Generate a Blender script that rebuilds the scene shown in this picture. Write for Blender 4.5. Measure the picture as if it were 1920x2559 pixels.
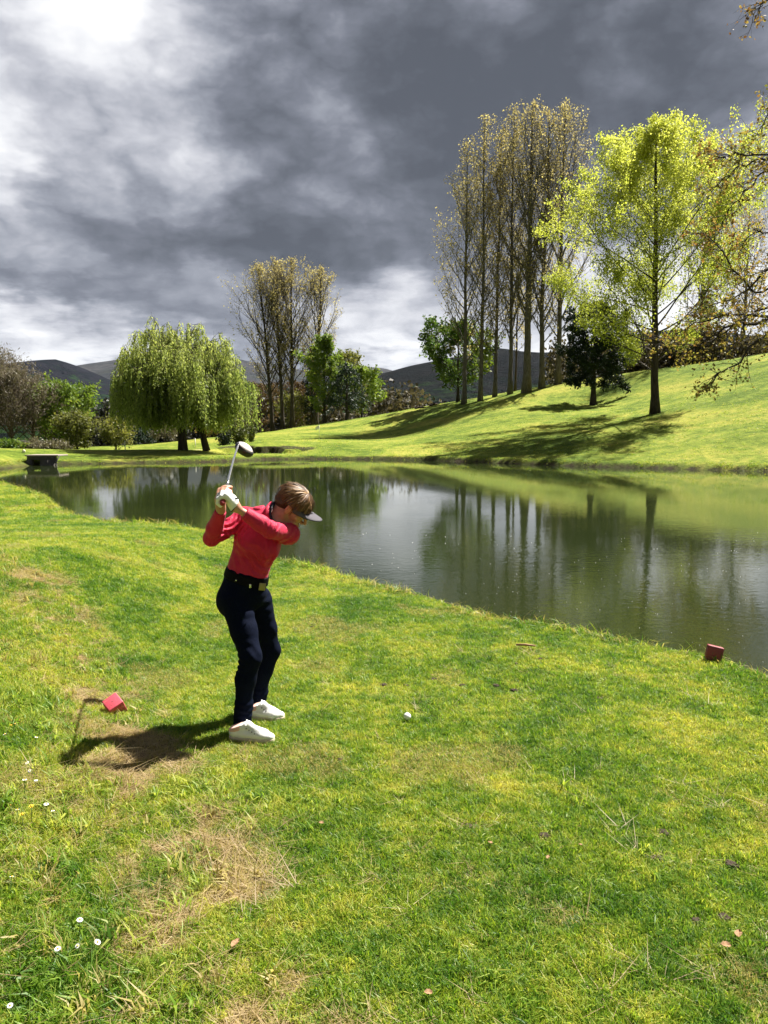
import bpy, bmesh, math, random
import numpy as np
from mathutils import Vector, Matrix

# ------------------------------------------------------------------ start clean
for o in list(bpy.data.objects):
    bpy.data.objects.remove(o, do_unlink=True)
scene = bpy.context.scene
COL = scene.collection

# ------------------------------------------------------------------ camera
FPX, CX, CY, HOR, CAMZ = 1923.0, 960.0, 1279.5, 1065.0, 1.68
PITCH = math.atan((CY - HOR) / FPX)
cd = bpy.data.cameras.new('camera')
cam = bpy.data.objects.new('camera', cd)
COL.objects.link(cam)
cam.location = (0, 0, CAMZ)
cam.rotation_euler = (math.pi / 2 - PITCH, 0, 0)
cd.sensor_fit = 'VERTICAL'
cd.sensor_height = 36.0
cd.sensor_width = 27.0
cd.lens = FPX / 2559.0 * 36.0
cd.clip_start = 0.05
cd.clip_end = 20000
scene.camera = cam

# ------------------------------------------------------------------ exposure
EXPOSURE = 1.6
vs = scene.view_settings
vs.view_transform = 'Standard'
vs.look = 'None'
vs.gamma = 1.0
vs.use_curve_mapping = False
vs.exposure = EXPOSURE

# ------------------------------------------------------------------ sun
SUN_AZ, SUN_EL = math.radians(51), math.radians(55)      # azimuth clockwise from +Y
SUN_DIR = Vector((math.sin(SUN_AZ) * math.cos(SUN_EL), math.cos(SUN_AZ) * math.cos(SUN_EL), math.sin(SUN_EL)))
sd = bpy.data.lights.new('sun', 'SUN')
sd.energy = 5.0
sd.angle = math.radians(0.55)
sd.color = (1.0, 0.955, 0.87)
sun = bpy.data.objects.new('sun', sd)
COL.objects.link(sun)
sun.rotation_euler = (-SUN_DIR).to_track_quat('-Z', 'Y').to_euler()
sun.location = (30, 20, 60)

# ------------------------------------------------------------------ node helper
class NT:
    def __init__(self, tree):
        self.t = tree
    def n(self, typ, **kw):
        nd = self.t.nodes.new(typ)
        ins = kw.pop('ins', {})
        for k, v in kw.items():
            setattr(nd, k, v)
        for k, v in ins.items():
            s = nd.inputs[k]
            if isinstance(v, bpy.types.NodeSocket):
                self.t.links.new(v, s)
            else:
                s.default_value = v
        return nd
    def math(self, op, a, b=None, c=None, clamp=False):
        nd = self.t.nodes.new('ShaderNodeMath'); nd.operation = op; nd.use_clamp = clamp
        for i, v in enumerate((a, b, c)):
            if v is None: continue
            if isinstance(v, bpy.types.NodeSocket): self.t.links.new(v, nd.inputs[i])
            else: nd.inputs[i].default_value = v
        return nd.outputs[0]
    def vmath(self, op, a, b=None):
        nd = self.t.nodes.new('ShaderNodeVectorMath'); nd.operation = op
        for i, v in enumerate((a, b)):
            if v is None: continue
            if isinstance(v, bpy.types.NodeSocket): self.t.links.new(v, nd.inputs[i])
            else: nd.inputs[i].default_value = v
        return nd.outputs['Value'] if op in ('LENGTH', 'DOT_PRODUCT', 'DISTANCE') else nd.outputs[0]
    def mix(self, f, a, b, blend='MIX'):
        nd = self.t.nodes.new('ShaderNodeMix'); nd.data_type = 'RGBA'; nd.blend_type = blend
        for i, v in ((0, f), (6, a), (7, b)):
            if isinstance(v, bpy.types.NodeSocket): self.t.links.new(v, nd.inputs[i])
            elif i == 0: nd.inputs[0].default_value = v
            else: nd.inputs[i].default_value = (*v[:3], 1)
        return nd.outputs[2]
    def ramp(self, f, stops, interp='LINEAR'):
        nd = self.t.nodes.new('ShaderNodeValToRGB'); cr = nd.color_ramp; cr.interpolation = interp
        while len(cr.elements) > 1: cr.elements.remove(cr.elements[-1])
        for i, (p, c) in enumerate(stops):
            e = cr.elements[0] if i == 0 else cr.elements.new(p)
            e.position = p
            e.color = (c, c, c, 1) if isinstance(c, (int, float)) else (*c[:3], 1)
        self.t.links.new(f, nd.inputs[0])
        return nd.outputs[0]
    def noise(self, vec, scale, detail=3, rough=0.55, dist=0.0, out='Fac', dim='3D'):
        nd = self.t.nodes.new('ShaderNodeTexNoise'); nd.noise_dimensions = dim
        if vec is not None: self.t.links.new(vec, nd.inputs['Vector'])
        nd.inputs['Scale'].default_value = scale; nd.inputs['Detail'].default_value = detail
        nd.inputs['Roughness'].default_value = rough; nd.inputs['Distortion'].default_value = dist
        return nd.outputs[out]
    def link(self, a, b):
        self.t.links.new(a, b)

# ------------------------------------------------------------------ sky: Nishita behind a broken, dark cloud deck
world = bpy.data.worlds.new('World')
scene.world = world
world.use_nodes = True
wt = world.node_tree
for n_ in list(wt.nodes): wt.nodes.remove(n_)
W = NT(wt)
wout = wt.nodes.new('ShaderNodeOutputWorld')
sky = wt.nodes.new('ShaderNodeTexSky')
sky.sky_type = 'NISHITA'; sky.sun_disc = False
sky.sun_elevation = SUN_EL; sky.sun_rotation = SUN_AZ
bg_sky = W.n('ShaderNodeBackground', ins={'Color': sky.outputs[0], 'Strength': 0.09})
tc = wt.nodes.new('ShaderNodeTexCoord')
dirv = W.vmath('NORMALIZE', tc.outputs['Generated'])
sx = wt.nodes.new('ShaderNodeSeparateXYZ'); W.link(dirv, sx.inputs[0])
zc = W.math('ADD', W.math('MAXIMUM', sx.outputs[2], 0.0), 0.16)
pl = wt.nodes.new('ShaderNodeCombineXYZ')
W.link(W.math('DIVIDE', sx.outputs[0], zc), pl.inputs[0])
W.link(W.math('DIVIDE', sx.outputs[1], zc), pl.inputs[1])
plv = pl.outputs[0]
n_big = W.noise(plv, 1.25, 8, 0.55, 0.35)
n_mid = W.noise(W.vmath('ADD', plv, (7.3, 2.1, 0)), 3.6, 7, 0.58, 0.25)
warp = W.noise(plv, 2.2, 5, 0.6, 0.0, 'Color')
warp = W.vmath('MULTIPLY', W.vmath('SUBTRACT', warp, (0.5, 0.5, 0.5)), (0.20, 0.13, 0))
az = W.math('ARCTAN2', sx.outputs[0], sx.outputs[1])
el = W.math('ARCSINE', sx.outputs[2])
ae = wt.nodes.new('ShaderNodeCombineXYZ'); W.link(az, ae.inputs[0]); W.link(el, ae.inputs[1])
aev = W.vmath('ADD', ae.outputs[0], warp)
def px_dir(px, py):
    dx, dy = (px - CX) / FPX, -(py - CY) / FPX
    v = Vector((dx, math.cos(PITCH) + dy * math.sin(PITCH), -math.sin(PITCH) + dy * math.cos(PITCH))).normalized()
    return math.atan2(v.x, v.y), math.asin(v.z)
CLOUDS = [  # centre (photo px), half-widths (px), brightness
    (215, -20, 140, 90, .60), (-40, 340, 80, 110, .58), (100, 230, 170, 220, .16), (500, 160, 260, 190, .16), (390, 330, 150, 150, .12),
    (480, 480, 200, 80, .10), (860, 480, 90, 170, .22), (800, 330, 60, 60, .12), (250, 610, 320, 80, -.12), (250, 690, 260, 50, .16),
    (110, 800, 130, 28, .36), (300, 740, 150, 30, -.12), (300, 850, 260, 26, .26), (60, 895, 140, 30, .40), (190, 890, 90, 26, .36),
    (640, 760, 200, 70, .16), (900, 765, 150, 40, .30), (960, 870, 130, 40, .48), (1040, 650, 80, 90, .18), (850, 620, 210, 60, -.18),
    (1560, 740, 240, 110, .50), (1880, 620, 170, 220, .22), (1850, 850, 200, 80, .30), (1860, 340, 200, 60, .14), (1300, 880, 260, 60, .28),
    (1500, 190, 520, 130, -.13), (1050, 330, 230, 140, -.10), (730, 330, 110, 140, -.12), (1350, 480, 250, 130, -.06), (950, 640, 200, 60, -.05),
    (1150, 60, 300, 80, .03), (600, 640, 130, 60, -.08),
]
acc = None
for (px, py, sxp, syp, amp) in CLOUDS:
    a0, e0 = px_dir(px, py)
    d = W.vmath('MULTIPLY', W.vmath('SUBTRACT', aev, (a0, e0, 0)), (FPX / sxp, FPX / syp, 0))
    g = W.math('EXPONENT', W.math('MULTIPLY', W.vmath('DOT_PRODUCT', d, d), -0.5))
    acc = W.math('MULTIPLY_ADD', g, amp, acc if acc is not None else 0.0)
pfv = W.vmath('MULTIPLY', W.vmath('ADD', ae.outputs[0], W.vmath('MULTIPLY', warp, (.35, .35, 0))), (1.0, 1.55, 1))
def billow(v, s, d=5):
    return W.math('ABSOLUTE', W.math('MULTIPLY_ADD', W.noise(v, s, d, .52, 0.0), 2.0, -1.0))
b1, b2 = billow(pfv, 5.2), billow(W.vmath('ADD', pfv, (4.1, 2.7, 0)), 11.5)
n_puff = W.math('ADD', W.math('MULTIPLY', W.noise(pfv, 6.5, 9, .62, 0.0), .55), W.math('ADD', W.math('MULTIPLY', b1, .85), W.math('MULTIPLY', b2, .45)))
elc = W.math('MAXIMUM', el, 0.0)
hor = W.math('MULTIPLY', W.math('EXPONENT', W.math('MULTIPLY', elc, -9.0)), 0.12)
val = W.math('ADD', acc, hor)
val = W.math('ADD', val, 0.235)
det = W.math('ADD', W.math('MULTIPLY', W.math('SUBTRACT', n_big, 0.5), 0.30), W.math('MULTIPLY', W.math('SUBTRACT', n_mid, 0.5), 0.10))
val = W.math('ADD', val, W.math('MULTIPLY_ADD', W.math('SUBTRACT', n_puff, 0.50), 0.74, det))
cloud_col = W.ramp(val, [(0.0, (.096, .107, .134)), (0.14, (.138, .152, .187)), (0.28, (.212, .228, .278)), (0.42, (.345, .365, .425)),
                         (0.57, (.56, .575, .635)), (0.76, (.87, .88, .92)), (0.95, (1.08, 1.08, 1.08))])
bg_cloud = W.n('ShaderNodeBackground', ins={'Color': cloud_col, 'Strength': 1.0 / 2 ** EXPOSURE})
gap = W.noise(W.vmath('ADD', plv, (3.1, 9.2, 0)), 1.9, 4, 0.5, 0.3)
cover = W.ramp(gap, [(0.0, 1.0), (0.70, 1.0), (0.80, 0.35), (1.0, 0.2)])
wm = W.n('ShaderNodeMixShader', ins={0: cover, 1: bg_sky.outputs[0], 2: bg_cloud.outputs[0]})
W.link(wm.outputs[0], wout.inputs['Surface'])

# ------------------------------------------------------------------ geometry helpers
def ray(px, py):
    dx, dy = (px - CX) / FPX, -(py - CY) / FPX
    return np.array((dx, math.cos(PITCH) + dy * math.sin(PITCH), -math.sin(PITCH) + dy * math.cos(PITCH)))
def P(px, py, D):                       # photo pixel at distance D (metres along +Y) -> world point
    r = ray(px, py)
    return np.array((0, 0, CAMZ)) + r * (D / r[1])
def G(px, py, z=0.0):                   # photo pixel on a horizontal plane
    r = ray(px, py)
    return np.array((0, 0, CAMZ)) + r * ((z - CAMZ) / r[2])

def sstep(a, b, x):
    t = np.clip((x - a) / (b - a), 0, 1)
    return t * t * (3 - 2 * t)

_tab = np.random.RandomState(7).rand(256, 256)
def vnoise(x, y):
    xi, yi = np.floor(x).astype(int), np.floor(y).astype(int)
    fx, fy = x - xi, y - yi
    fx, fy = fx * fx * (3 - 2 * fx), fy * fy * (3 - 2 * fy)
    a, b = _tab[xi & 255, yi & 255], _tab[(xi + 1) & 255, yi & 255]
    c, d = _tab[xi & 255, (yi + 1) & 255], _tab[(xi + 1) & 255, (yi + 1) & 255]
    return (a * (1 - fx) + b * fx) * (1 - fy) + (c * (1 - fx) + d * fx) * fy
def fbm(x, y, o=4):
    s, a, t = 0, 1, 0
    for i in range(o):
        s = s + a * vnoise(x * 2 ** i + 17.3 * i, y * 2 ** i + 5.1 * i); t += a; a *= 0.5
    return s / t

def np_mesh(name, v, f, smooth=False, tint=None):
    """v (N,3); f: one (M,k) int array or a list of such arrays"""
    fs = f if isinstance(f, (list, tuple)) else [f]
    fs = [np.asarray(q, dtype=np.int32) for q in fs if len(q)]
    v = np.ascontiguousarray(v, dtype=np.float32)
    me = bpy.data.meshes.new(name)
    me.vertices.add(len(v)); me.vertices.foreach_set('co', v.ravel())
    loops = np.concatenate([q.ravel() for q in fs])
    tot = np.concatenate([np.full(len(q), q.shape[1], np.int32) for q in fs])
    start = np.concatenate([[0], np.cumsum(tot)[:-1]]).astype(np.int32)
    me.loops.add(len(loops)); me.loops.foreach_set('vertex_index', loops)
    me.polygons.add(len(tot)); me.polygons.foreach_set('loop_start', start)
    try: me.polygons.foreach_set('loop_total', tot)
    except Exception: pass
    if smooth: me.polygons.foreach_set('use_smooth', np.ones(len(tot), bool))
    if tint is not None:
        at = me.attributes.new('tint', 'FLOAT', 'POINT'); at.data.foreach_set('value', np.ascontiguousarray(tint, dtype=np.float32))
    me.update(calc_edges=True); me.validate()
    return me

def obj(name, me, mat=None, parent=None, loc=(0, 0, 0)):
    o = bpy.data.objects.new(name, me); COL.objects.link(o)
    if mat is not None: me.materials.append(mat)
    o.location = loc
    if parent is not None: o.parent = parent
    return o
def tag(o, label=None, cat=None, group=None, kind=None):
    if label: o['label'] = label
    if cat: o['category'] = cat
    if group: o['group'] = group
    if kind: o['kind'] = kind
    return o
def empty(name, loc, label, cat, group=None):
    o = bpy.data.objects.new(name, None); COL.objects.link(o); o.location = loc
    o.empty_display_size = 0.2
    return tag(o, label, cat, group)
def copy_tree(root):
    def rec(o, par):
        c = o.copy(); COL.objects.link(c)
        if par is not None: c.parent = par
        for ch in list(o.children): rec(ch, c)
        return c
    return rec(root, None)

def frame(d):
    d = d / (np.linalg.norm(d) + 1e-9)
    a = np.array((0, 0, 1.0)) if abs(d[2]) < 0.9 else np.array((1.0, 0, 0))
    u = np.cross(d, a); u /= np.linalg.norm(u)
    return u, np.cross(d, u)
class Geo:                               # collects parts of ONE mesh
    def __init__(self): self.v, self.f, self.n = [], {}, 0
    def add(self, v, faces):
        v = np.asarray(v, float)
        for q in faces:
            self.f.setdefault(len(q), []).append([i + self.n for i in q])
        self.v.append(v); self.n += len(v)
    def tube(self, pts, rad, sides=6, cap=True):
        pts = np.asarray(pts, float); n = len(pts)
        rad = np.broadcast_to(np.asarray(rad, float), (n,))
        tan = np.gradient(pts, axis=0)
        u, w = frame(tan[0]); vs_ = []
        ang = np.arange(sides) * 2 * math.pi / sides
        for i in range(n):
            t = tan[i] / (np.linalg.norm(tan[i]) + 1e-9)
            u = u - t * np.dot(u, t); u /= (np.linalg.norm(u) + 1e-9); w = np.cross(t, u)
            vs_.append(pts[i] + rad[i] * (np.cos(ang)[:, None] * u + np.sin(ang)[:, None] * w))
        fs = []
        for i in range(n - 1):
            for k in range(sides):
                k2 = (k + 1) % sides
                fs.append((i * sides + k, i * sides + k2, (i + 1) * sides + k2, (i + 1) * sides + k))
        if cap:
            fs.append(tuple(range(sides))[::-1]); fs.append(tuple((n - 1) * sides + k for k in range(sides)))
        self.add(np.concatenate(vs_), fs)
    def box(self, c, size, M=None, bev=0.0):
        s = np.asarray(size, float) / 2
        if bev <= 0:
            v = np.array([(x, y, z) for z in (-1, 1) for y in (-1, 1) for x in (-1, 1)], float) * s
            fs = [(0, 2, 3, 1), (4, 5, 7, 6), (0, 1, 5, 4), (2, 6, 7, 3), (0, 4, 6, 2), (1, 3, 7, 5)]
        else:
            bm = bmesh.new(); bmesh.ops.create_cube(bm, size=1)
            bmesh.ops.scale(bm, vec=Vector(size), verts=bm.verts)
            bmesh.ops.bevel(bm, geom=bm.edges[:], offset=bev, segments=2, profile=0.6, affect='EDGES')
            bm.verts.ensure_lookup_table()
            v = np.array([q.co[:] for q in bm.verts]); fs = [tuple(q.index for q in p.verts) for p in bm.faces]; bm.free()
        if M is not None: v = v @ np.asarray(M, float).T
        self.add(v + np.asarray(c, float), fs)
    def mesh(self, name, smooth=False):
        return np_mesh(name, np.concatenate(self.v), [np.array(q) for q in self.f.values()], smooth)

# ------------------------------------------------------------------ materials
def new_mat(name):
    m = bpy.data.materials.new(name); m.use_nodes = True
    for q in list(m.node_tree.nodes): m.node_tree.nodes.remove(q)
    T = NT(m.node_tree)
    out = m.node_tree.nodes.new('ShaderNodeOutputMaterial')
    return m, T, out
def plain(name, col, rough=0.6, var=0.12, scale=20, bump=0.0, bscale=80, metal=0.0, coat=0.0, spec=0.5):
    m, T, out = new_mat(name)
    tcn = m.node_tree.nodes.new('ShaderNodeTexCoord')
    nz = T.noise(tcn.outputs['Object'], scale, 4, 0.6)
    c = T.mix(nz, [x * (1 - var) for x in col], [min(1, x * (1 + var)) for x in col])
    b = T.n('ShaderNodeBsdfPrincipled', ins={'Base Color': c, 'Roughness': rough, 'Metallic': metal, 'Coat Weight': coat, 'Specular IOR Level': spec})
    if bump > 0:
        bn = T.n('ShaderNodeBump', ins={'Height': T.noise(tcn.outputs['Object'], bscale, 3, 0.6), 'Strength': bump, 'Distance': 0.01})
        T.link(bn.outputs[0], b.inputs['Normal'])
    T.link(b.outputs[0], out.inputs['Surface'])
    return m
def leaf_mat(name, stops, trans=0.45, tcol=1.25, rough=0.55):
    m, T, out = new_mat(name)
    at = T.n('ShaderNodeAttribute', attribute_name='tint')
    c = T.ramp(at.outputs['Fac'], stops)
    b = T.n('ShaderNodeBsdfPrincipled', ins={'Base Color': c, 'Roughness': rough, 'Specular IOR Level': 0.3})
    t = T.n('ShaderNodeBsdfTranslucent', ins={'Color': T.mix(1.0, c, (tcol, tcol, tcol * .8), 'MULTIPLY')})
    mx = T.n('ShaderNodeMixShader', ins={0: trans, 1: b.outputs[0], 2: t.outputs[0]})
    T.link(mx.outputs[0], out.inputs['Surface'])
    return m
def bark_mat(name, c1, c2, scale=3.0):
    m, T, out = new_mat(name)
    tcn = m.node_tree.nodes.new('ShaderNodeTexCoord')
    vec = T.vmath('MULTIPLY', tcn.outputs['Object'], (1, 1, .22))
    nz = T.noise(vec, scale * 3, 6, 0.65)
    c = T.ramp(nz, [(0.3, c1), (0.7, c2)])
    b = T.n('ShaderNodeBsdfPrincipled', ins={'Base Color': c, 'Roughness': 0.9, 'Specular IOR Level': 0.2})
    bn = T.n('ShaderNodeBump', ins={'Height': nz, 'Strength': 0.8, 'Distance': 0.05})
    T.link(bn.outputs[0], b.inputs['Normal'])
    T.link(b.outputs[0], out.inputs['Surface'])
    return m
# ================================================================== POND OUTLINE AND TERRAIN
WATER_Z = -0.40
near_px = [(0, 1207), (50, 1221), (100, 1240), (150, 1280), (250, 1312), (400, 1335), (500, 1352), (575, 1370), (640, 1386), (700, 1402),
           (780, 1417), (850, 1437), (960, 1466), (1050, 1490), (1150, 1521), (1200, 1538), (1238, 1553), (1290, 1553), (1345, 1560), (1400, 1571),
           (1500, 1587), (1600, 1612), (1680, 1626), (1750, 1636), (1850, 1672), (1920, 1700)]
far_px = [(1920, 1178), (1800, 1175), (1650, 1171), (1500, 1167), (1400, 1163.5), (1300, 1159.5), (1140, 1153), (1050, 1150), (960, 1148), (880, 1147.5), (760, 1147), (650, 1148.5),
          (560, 1153), (500, 1155), (380, 1156.5), (250, 1158.5), (160, 1160), (70, 1163), (30, 1168), (0, 1172)]
poly = [(-24, 31), (-19, 26)]
poly += [tuple(G(px, py, 0.0)[:2]) for px, py in near_px]
poly += [(4.2, 3.9), (7.5, 2.6), (13, 3), (18, 9), (21, 20), (20.5, 28), (19.2, 33)]
for px, py in far_px:
    D = (CAMZ - WATER_Z) * FPX / (py - HOR) + 0.42
    poly.append(((px - CX) / FPX * D, D))
poly += [(-25, 35)]
POND = np.array(poly)

def pond_sd(x, y):                       # >0 inside the pond
    x, y = np.asarray(x, float), np.asarray(y, float)
    d = np.full(x.shape, 1e9); ins = np.zeros(x.shape, bool)
    n = len(POND)
    for i in range(n):
        ax, ay = POND[i]; bx, by = POND[(i + 1) % n]
        ex, ey = bx - ax, by - ay
        t = np.clip(((x - ax) * ex + (y - ay) * ey) / (ex * ex + ey * ey + 1e-12), 0, 1)
        d = np.minimum(d, np.hypot(x - ax - t * ex, y - ay - t * ey))
        c = ((ay > y) != (by > y)) & (x < (bx - ax) * (y - ay) / (by - ay + 1e-12) + ax)
        ins ^= c
    return np.where(ins, d, -d)

def zpx(py, D): return CAMZ + (HOR - py) / FPX * D
ctrl = []
for px, py in far_px:
    D = (CAMZ - WATER_Z) * FPX / (py - HOR) + 0.6
    ctrl.append(((px - CX) / FPX * D, D, -0.13 if px > 1000 else -0.16))
for px, py, D in [(0, 1132, 40), (150, 1129, 45), (300, 1128, 48), (459, 1123, 50), (560, 1117, 55),
                  (700, 1100, 60), (850, 1099, 62), (980, 1098, 62), (650, 1105, 57), (800, 1097.5, 66), (950, 1094, 68),
                  (560, 1093, 72), (700, 1075, 96), (800, 1060, 94), (870, 1050, 92), (960, 1035, 90), (1040, 1020, 88), (1158, 1007, 81), (1235, 993, 81),
                  (1311, 978, 80), (1388, 965, 80), (1500, 946, 79), (1650, 927, 76), (1750, 916, 74), (1920, 887, 70), (2200, 840, 64),
                  (1100, 1085, 60), (1200, 1060, 62), (1480, 1013, 70), (1632, 1034, 55), (1750, 1080, 44), (1900, 1085, 41), (1900, 980, 52),
                  (1400, 1085, 51), (1000, 1062, 76), (1300, 1022, 67), (620, 1131, 52.4), (700, 1132, 52.4), (760, 1128, 52.4), (600, 1110, 54.3), (660, 1111, 54.3), (720, 1113, 54.3), (770, 1117, 54.3)]:
    ctrl.append(((px - CX) / FPX * D, D, zpx(py, D)))
ctrl += [(-45, 60, -.2), (-30, 62, -.2), (-16, 66, -.3), (-40, 85, -.8), (-25, 90, -.8), (-70, 60, 0), (-60, 110, -1.5), (-30, 125, -1.0), (-14, 118, 0.9), (0, 120, 0.6),
         (18, 110, 2.4), (32, 104, 3.6), (46, 100, 5.5), (70, 95, 8.5), (80, 60, 8.0), (60, 40, 3.5), (26, 33, .5), (26, 22, .4), (24, 10, .3), (-30, 30, .2), (-32, 40, .2)]
CT = np.array(ctrl)
def _tps(r2): return np.where(r2 > 0, 0.5 * r2 * np.log(r2 + 1e-12), 0)
_n = len(CT)
_K = _tps(((CT[:, None, :2] - CT[None, :, :2]) ** 2).sum(-1)) + np.eye(_n) * 1.5
_Pm = np.c_[np.ones(_n), CT[:, :2]]
_A = np.block([[_K, _Pm], [_Pm.T, np.zeros((3, 3))]])
_w = np.linalg.solve(_A, np.r_[CT[:, 2], 0, 0, 0])
def tps(x, y):
    x, y = np.clip(x, -75, 85), np.clip(y, 8, 125)
    z = _w[_n] + _w[_n + 1] * x + _w[_n + 2] * y
    for i in range(_n):
        z = z + _w[i] * _tps((x - CT[i, 0]) ** 2 + (y - CT[i, 1]) ** 2)
    return z
band_px = [(90, 1580), (170, 1660), (250, 1760), (310, 1880), (380, 1980), (430, 2060), (480, 2140), (520, 2240), (500, 2330), (540, 2420), (600, 2500), (640, 2600)]
BAND = np.array([G(a, b)[:2] for a, b in band_px])
def band_info(x, y):                     # distance to the worn strip, and side (>0 = rough bank to its left)
    d = np.full(np.shape(x), 1e9); side = np.zeros(np.shape(x))
    for i in range(len(BAND) - 1):
        a, b = BAND[i], BAND[i + 1]; e = b - a
        t = np.clip(((x - a[0]) * e[0] + (y - a[1]) * e[1]) / (e @ e), 0, 1)
        dd = np.hypot(x - a[0] - t * e[0], y - a[1] - t * e[1])
        s = e[0] * (y - a[1]) - e[1] * (x - a[0])
        m = dd < d
        d = np.where(m, dd, d); side = np.where(m, -s, side)
    return d, np.sign(side)
def near_z(x, y):
    rise = 0.55 * sstep(-1.15, -3.4, x) * (1 - sstep(6, 15, y))
    rise = rise + 0.10 * sstep(-0.75, -1.5, x) * (1 - sstep(3.2, 4.6, y))
    b = 0.018 * (fbm(x * 2.1, y * 2.1, 3) - .5) + 0.05 * (fbm(x * .5 + 9, y * .5, 2) - .5) * sstep(0.3, 2, np.hypot(x + .7, y - 4.2))
    return rise + b
def terrain_z(x, y):
    x, y = np.asarray(x, float), np.asarray(y, float)
    wf = np.maximum(sstep(26, 36, y), sstep(9, 17, x))
    z = near_z(x, y) * (1 - wf) + tps(x, y) * wf
    z = z + wf * (0.10 * (fbm(x * .22, y * .22, 3) - .5) + 0.03 * (fbm(x * 1.1, y * 1.1, 2) - .5))
    wv = np.clip(sstep(112, 190, y) + sstep(60, 130, np.abs(x)), 0, 1)
    z = z * (1 - wv) + (-4.0 + 0 * x) * wv
    # bunker cut into the slope below the green
    bx0, bx1 = (555 - CX) / FPX * 53.4, (790 - CX) / FPX * 53.4
    inb = sstep(bx0 - .4, bx0 + .6, x) * (1 - sstep(bx1 - 1.6, bx1, x))
    yf = 53.6 + .35 * np.sin(x * 1.3) + .2 * np.sin(x * 3.1)
    cut = inb * sstep(50.4, 51.6, y) * (1 - sstep(yf - .05, yf + .05, y))
    z = z * (1 - cut) + np.minimum(z, -0.20) * cut
    d = pond_sd(x, y)
    ew = 0.16 * (fbm(x * 1.7, y * 1.7, 3) - .5) * sstep(10, 25, y) + .05 * (fbm(x * 5, y * 5, 2) - .5)
    d2 = d + ew
    bank = sstep(0.0, 0.42, d2)
    z = z * (1 - bank) + (WATER_Z - 0.02) * bank - np.clip((d2 - 0.4) * 0.8, 0, 1.0)
    return z
def GT(px, py):                         # photo pixel -> point on the terrain
    z = 0.0
    for _ in range(25):
        q = G(px, py, z); z = .5 * z + .5 * tz(q[0], q[1])
    return np.array((q[0], q[1], z))
def tz(x, y): return float(terrain_z(np.array([x]), np.array([y]))[0])

def lines(*segs):
    out = []
    for a, b, s in segs: out += list(np.arange(a, b - 1e-6, s))
    out.append(segs[-1][1]); return np.array(out)
gx = lines((-2600, -400, 220), (-400, -120, 20), (-120, -60, 4), (-60, -14, 0.9), (-14, -4.5, .3), (-4.5, 4.5, .09), (4.5, 14, .3), (14, 60, .9), (60, 120, 4), (120, 400, 20), (400, 2600, 220))
gy = lines((-60, -6, 6), (-6, 1.4, .5), (1.4, 11, .10), (11, 26, .2), (26, 34, .4), (34, 53.2, .16), (53.2, 54.4, .05), (54.4, 56, .16), (56, 110, .7), (110, 200, 4), (200, 600, 40), (600, 9000, 420))
XX, YY = np.meshgrid(gx, gy)
ZZ = terrain_z(XX.ravel(), YY.ravel()).reshape(XX.shape)
ny, nx = XX.shape
idx = np.arange(nx * ny).reshape(ny, nx)
quads = np.stack([idx[:-1, :-1], idx[:-1, 1:], idx[1:, 1:], idx[1:, :-1]], -1).reshape(-1, 4)
gme = np_mesh('ground', np.c_[XX.ravel(), YY.ravel(), ZZ.ravel()], quads, smooth=True)
bd, bs = band_info(XX.ravel(), YY.ravel())
nearm = 1 - sstep(12, 20, YY.ravel())
dry = np.clip((1 - sstep(0.05, 0.55, bd)) * nearm, 0, 1)
rough = ((bs > 0) | (bd < .1)) * sstep(0.0, 0.35, bd) * nearm
psd = pond_sd(XX.ravel(), YY.ravel())
earth = sstep(0.02, 0.22, psd + .12 * (fbm(XX.ravel() * 2, YY.ravel() * 2, 2) - .5))
bxa, bxb = (560 - CX) / FPX * 53.4, (790 - CX) / FPX * 53.4
bun = ((XX > bxa - .5) & (XX < bxb) & (YY > 53.42) & (YY < 54.4)).ravel() * 1.0
earth = np.maximum(earth, bun * (ZZ.ravel() < .26 + .25 * (fbm(XX.ravel() * 1.5, YY.ravel() * 0 + 3, 2) - .3)))
sand = ((XX > bxa - 1.5) & (XX < bxb) & (YY > 50.9) & (YY < 52.3)).ravel() * (fbm(XX.ravel() * .5, YY.ravel() * .5, 2) > .42) * 1.0
for nm, arr in (('dry', dry), ('rough', rough), ('earth', earth), ('sand', sand)):
    at = gme.attributes.new(nm, 'FLOAT', 'POINT'); at.data.foreach_set('value', arr.astype(np.float32))

def grass_tint(T):                       # world-space lawn colouring shared by turf and blades
    geo = T.n('ShaderNodeNewGeometry')
    pos = geo.outputs['Position']
    p2 = T.vmath('MULTIPLY', pos, (1, 1, .3))
    big = T.noise(p2, 0.8, 4, 0.6, 0.4)
    mid = T.math('ADD', T.math('MULTIPLY', T.noise(T.vmath('ADD', p2, (5, 3, 0)), 2.6, 4, 0.65, 0.5), .5), T.math('MULTIPLY', T.noise(T.vmath('ADD', p2, (1, 8, 0)), 8.5, 4, .7, .6), .5))
    return pos, p2, big, mid

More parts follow.
